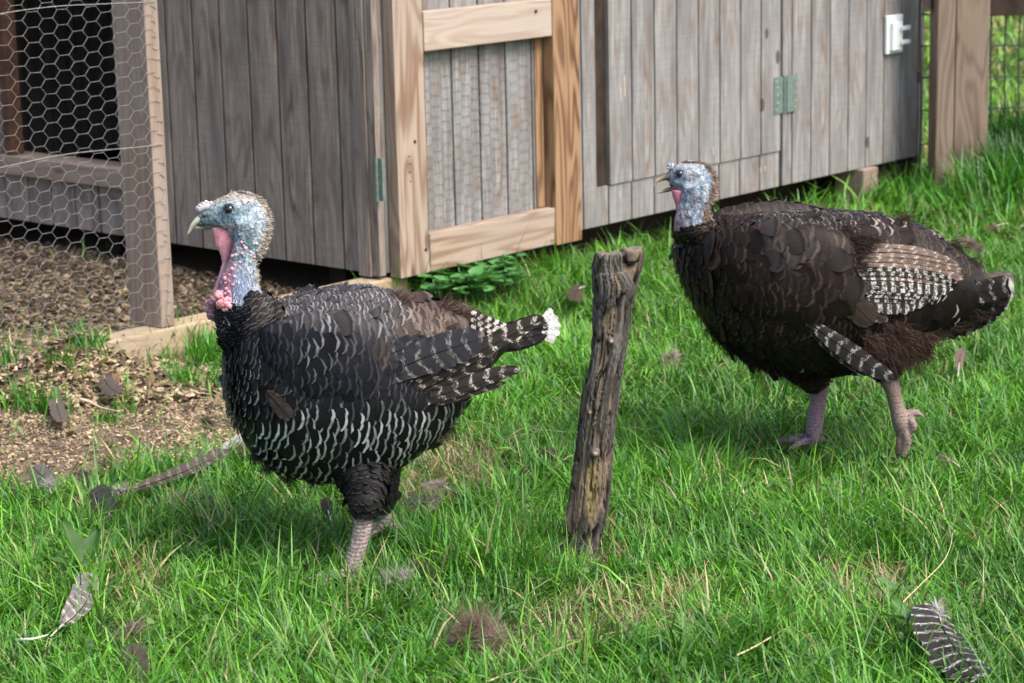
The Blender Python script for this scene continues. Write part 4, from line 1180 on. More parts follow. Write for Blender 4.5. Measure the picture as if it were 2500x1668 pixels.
# warty scales all over the crown, cheek and neck, plus bristles down the nape
def warts(B, name, n, region, colf, rr, seed):
    r = random.Random(seed); a = Acc(); k = 0
    while k < n:
        x, y = region(r); c0, n0 = B.hit(x, y); k += 1
        if c0 is None: continue
        s_ = r.uniform(*rr); blob(a, c0 - n0 * s_ * .55, (s_ * r.uniform(.8, 1.5), s_ * .8, s_ * r.uniform(.8, 1.2)), k, .25, 5, tint=colf(x, y, r))
    return a.build(name, M['flesh'], B.root, True)
def reg1(r):
    while True:
        x, y = r.uniform(540, 665), r.uniform(464, 720)
        if y > 560 and x < np.interp(y, [560, 640, 720], [580, 560, 552]): continue
        if x < 600 and 490 < y < 560: continue
        return x, y
warts(T1, 'skin_warts', 240, reg1, lambda x, y, r: (C(.30, .38, .43) if r.random() < .7 else C(.44, .33, .33)) * r.uniform(.65, 1.15) * (C(.75, .85, 1.25) if y > 660 else C(1, 1, 1)), (.0010, .0022), 4)
def bristles(B, name, pxs, n, L, tint, d0, seed, w=.0016):
    r = np.random.default_rng(seed); base = []; dr = []
    pxs = np.array(pxs, float); t = np.linspace(0, len(pxs) - 1, 200); C2 = catmull(pxs, t)
    for k in range(n):
        i = r.integers(0, 200); x, y = C2[i, :2] + np.array([-1, 0]) * abs(r.normal(0, C2[i, 2]))
        c0, n0 = B.hit(x, y)
        if c0 is None: continue
        base.append(c0); dr.append(unit(n0 * .55 + np.array(d0) + r.normal(0, .2, 3)))
    a = NAcc(); strands(a, np.array(base), np.array(dr), L, w, tint, curl=.25, seed=seed); return a.build(name, M['down'], B.root)
bristles(T1, 'head_bristles', [(545, 478, 3), (585, 470, 4), (625, 480, 5), (652, 505, 6), (662, 545, 7), (657, 580, 8), (645, 612, 9), (636, 650, 8), (631, 685, 8)], 1100, .008, C(.40, .36, .30), (.55, 0, -.25), 21)
bristles(T1, 'neck_bristles', [(625, 650, 20), (628, 690, 26), (632, 715, 30), (600, 740, 30), (570, 770, 16), (560, 800, 12)], 800, .009, C(.50, .56, .66), (-.1, -.1, -1), 22, .0008)

def claws(B, tips):
    for p0, p1, r in tips:
        p0 = np.array(p0); d_ = unit(np.array(p1) - p0); a = Acc()
        add_tube(a, [p0 - d_ * .004, p0 + d_ * .005 + [0, 0, .001], p0 + d_ * .012 - [0, 0, .004]], [r, r * .8, r * .15], 8, 3, tint=(.20, .165, .14)); a.build('claw', M['beakm'], B.root, True)
claws(T1, [(t[-1][:3], 2 * np.array(t[-1][:3]) - np.array(t[-2][:3]), .0042) for lg in d1['legs'] for t in lg['toes']])
# ---------------- the far turkey
Y2 = float(G(1985, 1090)[1]) - .06
def skinw2(V, q):
    k = 1 - sstep(535, 565, q[:, 1]); k = k * (q[:, 0] < 1765)
    return np.maximum(k * (1 - .8 * np.exp(-(((q[:, 0] - 1662) / 18) ** 2 + ((q[:, 1] - 426) / 16) ** 2))), sstep(925, 950, q[:, 1]) * .12)
def skin2(V, q, N, hw):
    x, y = q[:, 0], q[:, 1]; n = fbm(V, 110, 4, 3); n2 = fbm(V, 260, 14, 2)
    c = np.tile(C(.13, .20, .28), (len(V), 1)); c = zmix(c, C(.36, .44, .50), sstep(.42, .62, n))
    c = zmix(c, C(.42, .25, .22), sstep(.60, .72, fbm(V, 120, 77, 2)) * .5)
    c = zmix(c, C(.20, .27, .36), np.exp(-(((x - 1655) / 26) ** 2 + ((y - 440) / 20) ** 2)) * .8)
    c = zmix(c, C(.03, .04, .06), np.exp(-(((x - 1660) / 14) ** 2 + ((y - 424) / 13) ** 2)) * .8)
    c = zmix(c, C(.42, .40, .38), sstep(408, 396, y) * .8)
    c = zmix(c, C(.20, .15, .12), np.exp(-(((x - 1692) / 8) ** 2 + ((y - 435) / 15) ** 2)) * .7)
    nape = sstep(.0, .5, (x - np.interp(y, [400, 440, 500, 540], [1722, 1735, 1722, 1712])) / 25); c = zmix(c, C(.24, .18, .14), nape * .85)
    c = zmix(c, C(.42, .20, .20), sstep(500, 530, y) * (y < 600) * sstep(1700, 1660, x) * sstep(.4, .6, n2) * .9)
    c = zmix(c, C(.014, .011, .010), sstep(560, 580, y)); c = c * (.72 + .56 * n2)[:, None]
    mv = sstep(2080, 2060, x)[:, None]
    ring = .5 + .5 * np.sin(V[:, 2] * 2 * math.pi / .009 + np.sin((x - 2000) * .1))
    lc = zmix(np.tile(C(.33, .22, .22), (len(V), 1)), C(.19, .13, .13), sstep(.7, .95, ring) * .7)
    lc = zmix(lc, C(.27, .195, .175), sstep(2080, 2120, x)); lc = zmix(lc, C(.10, .075, .06), sstep(.5, .62, fbm(V, 90, 6, 2)) * sstep(1040, 1060, y) * .8)
    lc = lc * (1 - mv) + lc * C(.95, .92, 1.25) * mv
    return zmix(c, lc, sstep(918, 940, y))
Yn = float(G(2206, 1118)[1]) - .02; Yf_ = float(G(1985, 1092)[1]); g3 = G(1985, 1090)
def PT(x, y, z, r): p = P(x, y, z); return (p[0], p[1], p[2], r)
d2 = dict(Y0=Y2, yaw=math.radians(8), cx=2020, hy=-.02, feet=(float(g3[0]), Y2, 0),
    torso=[((1668, 562), (1648, 605), .03), ((1702, 552), (1662, 672), .080), ((1752, 543), (1698, 745), .122), ((1812, 534), (1752, 822), .158), ((1885, 527), (1822, 878), .180), ((1965, 523), (1925, 912), .188),
           ((2060, 521), (2030, 910), .182), ((2150, 531), (2132, 888), .165), ((2228, 552), (2218, 848), .132), ((2298, 586), (2296, 808), .10), ((2360, 630), (2360, 785), .07), ((2410, 668), (2415, 745), .035)],
    neck=[((1700, 640), (1790, 580), .06, 0), ((1655, 590), (1765, 548), .058, -.01), ((1646, 556), (1742, 535), .045, -.015), ((1648, 530), (1733, 515), .038, -.02), ((1655, 505), (1737, 492), .036, -.02), ((1664, 480), (1744, 468), .036, -.02), ((1668, 455), (1745, 440), .032, -.02)],
    head=[(1751, 432, 465, .010), (1743, 415, 490, .026), (1725, 400, 500, .035), (1703, 393, 495, .038), (1682, 392, 484, .036), (1664, 396, 475, .031), (1650, 402, 468, .025), (1640, 410, 462, .018), (1632, 418, 446, .011)],
    legs=[dict(thigh=[(2130, 800, Y2 - .08, .085), (2150, 860, Y2 - .09, .065), (2165, 905, Yn + .03, .035), (2175, 940, Yn, .022)],
               shank=[(2165, 900, Yn + .02, .022), (2178, 945, Yn, .0185), (2188, 990, Yn, .0170), (2196, 1020, Yn, .020), (2203, 1042, Yn, .020), (2200, 1060, Yn, .014)],
               toes=[[PT(2200, 1020, Yn, .013), PT(2222, 1010, Yn, .010), PT(2238, 1008, Yn, .0085), PT(2248, 1014, Yn, .004)],
                     [PT(2205, 1040, Yn, .015), PT(2200, 1065, Yn, .012), PT(2196, 1095, Yn, .010), PT(2192, 1112, Yn, .006)],
                     [PT(2210, 1040, Yn, .015), PT(2214, 1065, Yn - .01, .012), PT(2212, 1090, Yn - .01, .0105), PT(2203, 1116, Yn - .01, .007)],
                     [PT(2212, 1035, Yn, .012), PT(2226, 1028, Yn - .012, .010), PT(2230, 1040, Yn - .015, .009), PT(2222, 1055, Yn - .012, .007)]]),
          dict(thigh=[(1960, 830, Y2 + .06, .09), (1975, 890, Y2 + .05, .065), (1990, 930, Yf_, .034), (2002, 955, Yf_, .023)],
               shank=[(1996, 925, Yf_, .026), (1999, 960, Yf_, .021), (1994, 1000, Yf_, .0195), (1989, 1040, Yf_, .0195), (1986, 1068, Yf_, .021), (1984, 1088, Yf_, .020)],
               toes=toes(g3, (3.0, 2.4, 3.8, .2), (.09, .075, .075, .035), .014, .010))],
    skinw=skinw2, skin=skin2)
T2 = build_bird('turkey', 'dark brown turkey walking with open beak on the right, beside the coop wall', d2)
claws(T2, [(t[-1][:3], 2 * np.array(t[-1][:3]) - np.array(t[-2][:3]), .0042) for lg in d2['legs'] for t in lg['toes']])
def zone2(c, q, r):
    x, y = q[:, 0], q[:, 1]; n = len(x); o = np.ones(n)
    t = np.tile(C(.013, .0085, .0068), (n, 1)); rim = np.tile(C(.20, .14, .10), (n, 1)); rs = .26 * o * np.where(r.random(n) < .3, .25, 1); s = o.copy()
    fr_ = sstep(1760, 1680, x); s = s * (1 - .38 * fr_); rs = rs - .1 * fr_
    up = sstep(600, 560, y) * sstep(1800, 1880, x); t = zmix(t, C(.030, .024, .023), up); rs = rs + .2 * up; rim = zmix(rim, C(.36, .31, .26), up)
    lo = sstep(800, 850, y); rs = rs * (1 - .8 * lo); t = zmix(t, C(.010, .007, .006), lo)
    hi = sstep(.93, .97, r.random(n)) * lo * sstep(1900, 1950, x); rs = np.maximum(rs, hi * .9); rim = zmix(rim, C(.4, .45, .42), hi)
    bk = sstep(2060, 2110, x) * sstep(620, 580, y); t = zmix(t, C(.018, .012, .010), bk); s = s * (1 + .45 * bk); rs = rs * (1 - bk) + bk * np.where(r.random(n) < .35, .8, .1)
    rp = sstep(2180, 2260, x + (y - 700) * .3) * sstep(640, 700, y); t = zmix(t, C(.010, .008, .007), rp); s = s * (1 + .3 * rp); wr_ = (r.random(n) < .10) * rp
    rs = rs * (1 - rp) + wr_ * .9; rim = zmix(rim, C(.55, .53, .48), wr_)
    return t, rim, rs, s
a = NAcc()
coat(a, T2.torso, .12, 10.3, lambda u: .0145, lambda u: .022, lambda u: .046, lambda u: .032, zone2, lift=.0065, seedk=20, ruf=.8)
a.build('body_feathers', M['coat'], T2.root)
def zneck2(c, q, r):
    n = len(c); return np.tile(C(.014, .010, .0085), (n, 1)), np.tile(C(.26, .20, .15), (n, 1)), .35 * np.ones(n), np.ones(n)
a = NAcc()
coat(a, T2.neck, .05, 2.2, lambda u: .009, lambda u: .012, lambda u: .030, lambda u: .016, zneck2, lift=.005, seedk=21, ruf=.5, skip=lambda c, q, N: q[:, 1] < 572 - .26 * (q[:, 0] - 1640))
a.build('neck_feathers', M['coat'], T2.root)
for k, th in enumerate(T2.thigh):
    a = NAcc(); coat(a, th, .5, 2.4, lambda u: .009, lambda u: .014, lambda u: .028, lambda u: .02, zleg, lift=.005, seedk=23 + k)
    a.build('thigh_feathers', M['coat'], T2.root)
wr2 = [((1720, 590), (1722, 660), .012), ((1765, 568), (1760, 725), .03), ((1830, 556), (1830, 765), .042), ((1900, 552), (1905, 785), .046), ((1975, 555), (1975, 790), .046), ((2040, 570), (2035, 780), .040), ((2085, 610), (2080, 750), .026), ((2110, 650), (2105, 710), .012)]
wY2 = [T2.yf((r[0][0] + r[1][0]) / 2) - e for r, e in zip(wr2, (.10, .13, .15, .165, .172, .17, .16, .15))]
W2 = Surf(rows_tb([r[0] for r in wr2], [r[1] for r in wr2], [r[2] for r in wr2], wY2, T2.side))
a = Acc(); V, F = W2.mesh(40, 32); a.add(V, F, None, tint=(.018, .013, .011)); wing2 = a.build('wing', M['down'], T2.root, True)
def zwing2(c, q, r):
    x, y = q[:, 0], q[:, 1]; n = len(x)
    t = np.tile(C(.018, .012, .010), (n, 1)); rim = np.tile(C(.20, .14, .10), (n, 1)); rs = .24 * np.ones(n) * np.where(r.random(n) < .45, .15, 1); s = 1.2 * np.ones(n)
    e = sstep(.48, .6, fbm(c, 11, 60, 2)); t = zmix(t, C(.045, .036, .036), e * sstep(760, 640, y) * .8)
    s = s + .5 * sstep(1850, 2000, x)
    return t, rim, rs, s
a = NAcc()
coat(a, W2, .1, 6.4, lambda u: .016, lambda u: .026, lambda u: .050, lambda u: .038, zwing2, lift=.008, seedk=25, th0=-.4, th1=math.pi + .4)
a.build('covert_feathers', M['coat'], wing2)
wy2 = wY2[-2] - .015
# checked secondaries fanning back, brown ones on top
BRN = C(.115, .078, .063)
def on_body(B, pxs, off):
    out = []
    for i_, (x, y) in enumerate(pxs):
        p, n = B.hit(x, y); yy = p[1] if p is not None else B.yf(x) - .06
        out.append(P(x, y, yy - off))
    return out
rq = random.Random(3)
for k in range(13):
    t = k / 12
    p0 = (2126 - 52 * t + rq.uniform(-6, 6), 738 - 128 * t); tip = (2236 + 112 * math.sin(t * 2.0) + rq.uniform(-9, 9), 744 - 108 * t ** 1.2 + rq.uniform(-3, 3))
    pxs = [(p0[0] + (tip[0] - p0[0]) * v, p0[1] + (tip[1] - p0[1]) * v - 16 * math.sin(v * math.pi) * t) for v in (0, .33, .66, 1)]
    top = t > .64; a = NAcc()
    vane(a, on_body(T2, pxs, .020 + .0011 * k), (38 if not top else rq.uniform(30, 44)) * .00104, (0, -1, rq.uniform(-.1, .4)), BRN * rq.uniform(.45, .95) if top else C(.014, .011, .010) * rq.uniform(.8, 2), C(.52, .52, .50) * rq.uniform(.75, 1.1) if not top else C(.52, .47, .43), 1.0 if not top else rq.uniform(.7, 1.0), seed=200 + k, rag=.7, asym=.3, shape=([0, .08, .3, .75, .92, 1], [.4, .7, 1, .9, .6, .1]))
    a.build('flight_feather', M['quill' if top else 'check'], wing2)
ff(T2, wing2, 'flight_feather', [(1975, 705), (2025, 712), (2085, 745), (2132, 790)], 66, wy2 - .030, .0, C(.026, .018, .014), WH, .0, seed=240, rag=.15)['label'] = 'plain brown rounded feather'
ff(T2, wing2, 'flight_feather', [(2080, 745), (2110, 755), (2140, 772), (2168, 782)], 30, wy2 - .014, .0, C(.03, .021, .017), C(.5, .5, .48), .6, seed=241)
ff(T2, wing2, 'flight_feather', [(1948, 762), (2000, 806), (2070, 856), (2135, 900), (2190, 928)], 50, wy2 - .034, -.005, C(.014, .012, .013), C(.42, .42, .40), .75, seed=242, rag=.1, shape=([0, .1, .35, .65, .85, .95, 1], [.15, .4, .85, 1, .72, .40, .06]))['label'] = 'dark barred feather hanging down'
ff(T2, wing2, 'flight_feather', [(1960, 790), (2020, 845), (2080, 890), (2130, 915)], 26, wy2 - .028, .0, C(.012, .010, .010), C(.5, .5, .5), .4, seed=243, rag=.1)
fr2 = [np.r_[r[:3] + np.array([0, 2 * (T2.yf(proj(r[:3])[0]) - r[1]), 0]), r[3:6], r[6:9]] for r in W2.R]
a = Acc(); V, F = Surf(fr2).mesh(30, 24); a.add(V, F, None, tint=(.018, .013, .011)); fw2 = a.build('wing', M['down'], T2.root, True)
a = NAcc(); coat(a, Surf(fr2), .1, 6.4, lambda u: .02, lambda u: .03, lambda u: .05, lambda u: .036, zwing2, lift=.006, seedk=26); a.build('covert_feathers', M['coat'], fw2)
# tail
a = Acc(); s_ = tube_surf([P(2300, 700, T2.yf(2300)), P(2360, 705, T2.yf(2360)), P(2405, 705, T2.yf(2405))], [.08, .055, .02]); V, F = s_.mesh(16, 20); a.add(V, F, None, tint=(.02, .014, .012))
tail2 = a.build('tail', M['down'], T2.root, True)
for k in range(8):
    t = k / 7; ym = T2.yf(2380) - .05 + .012 * k
    pts = [(2300, 700 + 4 * t), (2370, 688 + 10 * t), (2440, 676 + 10 * t + 2 * (k % 3)), (2478 - 14 * (k % 3), 674 + 14 * t)]
    a = NAcc(); vane(a, [P(x, y, ym) for x, y in pts], .032, (0, -.8, .6), C(.050, .037, .031), C(.3, .26, .22), .25, seed=300 + k, rag=.6)
    a.build('tail_feather', M['quill'], tail2)
for k in range(12):
    t = k / 11; ym = T2.yf(2360) - .075 + .011 * k
    tip = (2468 - 122 * t ** 2.2, 697 + 116 * t); p0 = (2290, 722 + 26 * t)
    pts = [P(*p0, ym), P((p0[0] + tip[0]) / 2, (p0[1] + tip[1]) / 2 + 6, ym), P(*tip, ym)]
    a = NAcc(); vane(a, pts, .056, (0, -1, .1), C(.009, .0075, .007), C(.50, .50, .47), .55 if k % 3 == 0 else .15, seed=320 + k, rag=.6, shape=([0, .1, .4, .85, .95, 1], [.3, .6, .9, 1, .85, .4]))
    tf = a.build('tail_feather', M['quill'], tail2)
    if k % 2 == 0:
        d_ = unit(pts[2] - pts[1]); a = NAcc()
        vane(a, [pts[2] - d_ * .006 + [0, -.0015, 0], pts[2] + d_ * .001 + [0, -.0015, 0], pts[2] + d_ * .007 + [0, -.001, 0]], .040, (0, -1, .1), C(.52, .51, .46), WH, 0, seed=340 + k, rag=.3, quill=False, cup=.05, shape=([0, .5, 1], [1, .9, .45]))
        a.build('pale_tip', M['quill'], tf)
down(T2, 'down_tufts', [(2170, 840, .17), (2200, 830, .16), (2230, 825, .13), (2250, 820, .11), (2190, 865, .15), (2215, 860, .13), (2160, 870, .17), (2240, 850, .10), (2180, 800, .17), (2130, 830, .19)], 4200, .042, .0013, C(.050, .032, .025), 15, (.55, -.15, -.7), 41)
down(T2, 'down_tufts', [(1765, 822, .05), (1790, 845, .06), (1830, 868, .08), (1880, 885, .08), (1930, 905, .08), (1960, 918, .07), (1990, 910, .08), (2030, 898, .1), (2080, 885, .1), (1745, 800, .04), (1850, 880, .08), (1905, 898, .08)], 3400, .026, .0012, C(.013, .0085, .007), 14, (.3, -.1, -.9), 42)
down(T2, 'down_tufts', [(2200, 535, .03), (2330, 600, .03), (2360, 640, .03), (2060, 560, .16), (2085, 580, .16), (2330, 790, .05), (2290, 815, .06), (2350, 770, .05), (2385, 765, .05), (2330, 800, .06), (2260, 820, .09), (2240, 835, .1), (2085, 620, .19), (2095, 650, .19), (2105, 600, .18), (2120, 585, .17)], 2400, .03, .0012, C(.035, .024, .019), 12, (.9, -.1, -.1), 43)
eye(T2, 1660, 425, 9.5, (C(.03, .04, .06), C(.12, .17, .24)))
Yh2 = Y2 - .02
horn2 = lambda x, V: zmix(np.tile(C(.10, .085, .07), (len(x), 1)), C(.42, .33, .20), sstep(1630, 1605, x + 10 * (fbm(V, 200, 2) - .5)))
beak(T2, [((1646, 414), (1646, 446), .013), ((1633, 419), (1634, 443), .0105), ((1621, 426), (1624, 441), .009), ((1609, 434), (1613, 443), .0065), ((1600, 443), (1603, 448), .004), ((1593, 456), (1595, 458), .001)],
     [((1655, 455), (1654, 469), .011), ((1640, 456), (1640, 467), .009), ((1624, 461), (1625, 470), .006), ((1610, 467), (1611, 472), .004), ((1600, 470), (1601, 472), .001)], Yh2, horn2, .01)
a = Acc(); blob(a, P(1645, 451, Yh2 - .006), (.011, .010, .005), 3, .1, 9, tint=(.12, .05, .06)); a.build('mouth', M['skin'], T2.root, True)
a = Acc()
for k in range(40): blob(a, P(1637 + random.uniform(-6, 6), 406 + random.uniform(-5, 5), Yh2 - .004 + random.uniform(-.005, .005)), np.array([1, 1, 1]) * random.uniform(.0026, .0042), k, .25, 5, tint=C(.36, .39, .43) * random.uniform(.7, 1.1))
a.build('snood', M['flesh'], T2.root, True)
wl2 = [(464, 1639, 1680, .016), (482, 1643, 1681, .020), (500, 1648, 1677, .022), (516, 1651, 1669, .020), (532, 1653, 1661, .014)]
R_ = []
for y, l, r_, h in wl2:
    p, q_ = P(l, y, Yh2 - .012), P(r_, y, Yh2 - .012); R_.append(np.r_[(p + q_) / 2, (q_ - p) / 2, [0, -h, 0]])
V, F = Surf(R_).mesh(30, 24); a = Acc(); a.add(V, F, None, tint=C(.48, .17, .22)[None] * (.7 + .6 * fbm(V, 160, 3))[:, None]); a.build('wattle', M['flesh'], T2.root, True)
def reg2(r):
    while True:
        x, y = r.uniform(1645, 1748), r.uniform(396, 545)
        if x < 1685 and 408 < y < 462: continue
        if x < 1672 and y < 520: continue
        return x, y
warts(T2, 'skin_warts', 110, reg2, lambda x, y, r: (C(.24, .34, .44) if r.random() < .75 else C(.42, .25, .22)) * r.uniform(.6, 1.2), (.0012, .0025), 14)
bristles(T2, 'head_bristles', [(1665, 398, 2), (1700, 396, 3), (1728, 405, 4), (1745, 430, 5), (1748, 460, 7), (1742, 490, 9), (1734, 520, 10), (1730, 535, 12)], 900, .010, C(.26, .20, .16), (.5, 0, -.3), 31)

# ------------------------------------------------------------------ grass, chips, straw
GA, GB = C(.022, .105, .008), C(.118, .345, .022)
def blades(name, X, Y, H, Wd, tint, seed, lean=(.5, 1.35), label=None, mat='grass', z0=None, ns=3, head=None):
    r = np.random.default_rng(seed); n = len(X)
    p = np.stack([X, Y, X * 0], 1)
    hd = r.uniform(0, 2 * np.pi, n) if head is None else head + r.normal(0, .7, n)
    hd = np.where(r.random(n) < .55, (fbm(p, 5.5, 91 + seed, 2) - .5) * 22 + r.normal(0, .5, n), hd)
    l0 = r.uniform(lean[0] * .3, lean[0] * 1.6, n) * np.where(r.random(n) < .25, 1.7, 1); l1 = l0 + r.uniform(.1, lean[1], n)
    d = np.stack([np.cos(hd), np.sin(hd), 0 * hd], 1); s = np.stack([-np.sin(hd + r.normal(0, .5, n)), np.cos(hd), 0 * hd], 1)
    tw = r.uniform(-.9, .9, n)
    s = unit(s + np.array([0, 0, 1.]) * tw[:, None] * .7)
    V = np.zeros((n, ns + 1, 2, 3)); T = np.zeros((n, ns + 1, 2, 4)); T[..., 3] = 1
    c = p.copy(); c[:, 2] = gz(X, Y) - .004 if z0 is None else z0
    for k in range(ns + 1):
        t = k / ns
        if k:
            an = l0 + (l1 - l0) * ((k - .5) / ns)
            c = c + (d * np.sin(an)[:, None] + np.array([0, 0, 1.]) * np.cos(an)[:, None]) * (H / ns)[:, None]
        w = Wd * (.75, 1.0, .75, .12)[min(3, int(round(t * 3)))]
        V[:, k, 0] = c - s * (w * .5)[:, None]; V[:, k, 1] = c + s * (w * .5)[:, None]
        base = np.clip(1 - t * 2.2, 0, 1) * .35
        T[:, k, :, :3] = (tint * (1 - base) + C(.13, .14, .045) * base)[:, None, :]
    m = (ns + 1) * 2; f = np.array([(2 * i, 2 * i + 1, 2 * i + 3, 2 * i + 2) for i in range(ns)])
    F = (np.arange(n)[:, None, None] * m + f[None]).reshape(-1, 4)
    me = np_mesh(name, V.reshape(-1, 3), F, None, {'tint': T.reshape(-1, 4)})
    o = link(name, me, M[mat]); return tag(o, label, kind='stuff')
def gtint(X, Y, r, dead=.06, warm=0.0):
    n = len(X); p = np.stack([X, Y, X * 0], 1)
    k = np.clip(r.random(n) * .75 + (fbm(p, 3, 50, 2) - .5) * .9 + .1, 0, 1)
    t = zmix(np.tile(GA, (n, 1)), np.tile(GB, (n, 1)), k)
    t = zmix(t, np.tile(C(.07, .20, .07), (n, 1)), (r.random(n) < .14) * .8)
    t = zmix(t, np.tile(C(.17, .35, .03), (n, 1)), (r.random(n) < .12) * .7)
    dd = dead + warm + (fbm(p, 4, 70, 2) - .55) * .25
    t = zmix(t, np.tile(C(.36, .30, .16), (n, 1)), (r.random(n) < dd) * .85)
    t = zmix(t, t * C(1.7, 1.35, 1.5), sstep(9.3, 11, Y))  # brighter tint past the fence: sunlight on the far lawn painted into the blades
    return t * r.uniform(.6, 1.4, n)[:, None]
def scatter(n, y0, y1, xl, xr, seed, pw=1.0):
    r = np.random.default_rng(seed); Yv = y0 + (y1 - y0) * r.random(n) ** pw
    return r.uniform(-1, 1, n), Yv, r
def lawn(name, n, y0, y1, hgt, wid, seed, k0=-.27, k1=.27, keep_bare=.07, label='lawn of short green grass'):
    r = np.random.default_rng(seed)
    Yv = np.sqrt(r.uniform(y0 ** 2, y1 ** 2, n)); Xv = r.uniform(k0, k1, n) * Yv + r.uniform(-.05, .05, n)
    b = field_bare(Xv, Yv)
    patch = fbm(np.stack([Xv, Yv, Xv * 0], 1), 7, 44, 3)
    pr = np.where(b > .9, keep_bare * (patch > .52), np.where(b > .6, .25, np.where(b > .3, .55, 1.0)))
    pr = pr * (~in_coop(Xv, Yv, -.03)) * np.where(in_pen(Xv, Yv), .12, 1)
    pr = np.where(poly_in(Xv, Yv, POLY['litter']), .25, pr)
    sb = G(1418, 1352); pr = pr * (.3 + .7 * sstep(.04, .12, np.hypot((Xv - sb[0] - .01) / 1.3, Yv - sb[1] + .03)))
    k = r.random(n) < pr; Xv, Yv, b, patch = Xv[k], Yv[k], b[k], patch[k]; n = len(Xv)
    lush = poly_in(*jit(Xv, Yv, .03), POLY['lush'])
    H = hgt * r.uniform(.4, 1.3, n) * (.55 + 1.0 * patch) * np.where(lush, 1.5, 1) * np.where(r.random(n) < .14, 1.7, 1)
    a_, b_ = frc(Xv, Yv); edge = (a_ > -.1) & (a_ < CL_R + .5) & (b_ > 0) & (b_ < .16); H = H * np.where(edge, 1.55, 1)
    W_ = wid * r.uniform(.55, 1.35, n)
    sb = G(1418, 1352); ds = np.hypot((Xv - sb[0] - .01) / 1.3, Yv - sb[1] + .03); H = H * (.35 + .65 * sstep(.05, .13, ds))
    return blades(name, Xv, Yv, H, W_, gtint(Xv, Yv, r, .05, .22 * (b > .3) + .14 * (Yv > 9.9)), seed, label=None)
lawn('grass', 105000, 3.55, 5.7, .066, .0038, 1)
lawn('grass', 95000, 5.7, 8.2, .064, .0044, 2)
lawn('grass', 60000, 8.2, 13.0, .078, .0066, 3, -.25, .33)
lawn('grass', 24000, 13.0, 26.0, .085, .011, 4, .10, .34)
def tuft(name, spots, seed, H0, W0, spread, n0, lean=(.35, .9), mul=1.0):
    r = np.random.default_rng(seed); X = []; Y = []; H = []
    for (px, py, k, h) in spots:
        c = G(px, py); m = int(n0 * k); X += list(r.normal(c[0], spread, m)); Y += list(r.normal(c[1], spread, m)); H += list(r.uniform(.45, 1.2, m) * H0 * h)
    X, Y, H = map(np.array, (X, Y, H)); k = ~in_coop(X, Y, .01); X, Y, H = X[k], Y[k], H[k]
    return blades(name, X, Y, H, W0 * r.uniform(.6, 1.3, len(X)), gtint(X, Y, r, .02) * C(.85, 1.0, .9) * mul, seed, lean)
tuft('tall_grass', [(410, 890, 1, .8), (470, 880, 1.6, 1.2), (500, 900, 1.6, 1.2), (525, 880, 1.2, 1.2), (455, 940, 1, .9), (520, 950, 1, .8), (330, 870, .5, .8), (190, 880, .5, .9), (230, 940, .8, .9), (60, 1010, .8, 1), (20, 960, .8, 1.1), (130, 1010, .7, .8),
     (160, 960, .5, .8), (300, 1000, .5, .6), (260, 1030, .5, .5), (350, 760, .12, .9), (870, 665, .06, 1.3), (830, 665, .06, 1.4), (780, 660, .07, 1.3), (940, 668, .06, 1.1)], 301, .11, .0050, .022, 85, (.25, .9))
tuft('tall_grass', [(1560, 1330, .8, .9), (1620, 1390, .7, .9), (1500, 1400, .9, .9), (1330, 1330, .9, 1), (1060, 1330, .8, .9), (700, 1250, .5, .7), (380, 1290, .6, .7), (640, 1480, .5, .7), (1700, 1500, .5, .8), (1440, 1420, .8, .7), (1380, 1410, .6, .7), (1330, 1390, .8, .8), (1500, 1330, .8, .8), (1100, 1400, 1.2, 1), (1180, 1370, 1.4, 1.1), (1240, 1400, 1.4, 1.1), (1300, 1380, 1.2, 1), (1150, 1450, 1, .9), (1250, 1440, 1.1, 1), (1350, 1420, .8, .9), (820, 1450, .5, .8), (900, 1440, .6, .9), (960, 1400, .6, .9), (1180, 1510, .8, .8)], 302, .10, .0042, .03, 75, (.3, .8))
tuft('tall_grass', [(2380, 470, 1, 1), (2430, 500, 1.2, 1.2), (2480, 510, 1.3, 1.3), (2450, 460, 1.3, 1.2), (2500, 480, 1.4, 1.2), (2400, 440, 1, 1.1), (2340, 490, .6, .7), (2530, 500, 1.5, 1.3), (2230, 470, .4, .7), (2150, 480, .5, .7), (2060, 480, .5, .7), (2270, 500, .5, .7), (2200, 500, .5, .6), (2470, 530, .6, .7), (2350, 525, .5, .6), (1950, 490, .4, .7), (1900, 500, .4, .7), (1560, 580, .5, .7), (1450, 600, .5, .7), (1260, 640, .5, .7), (1350, 620, .5, .7)], 303, .22, .0075, .09, 150, (.3, 1.1))

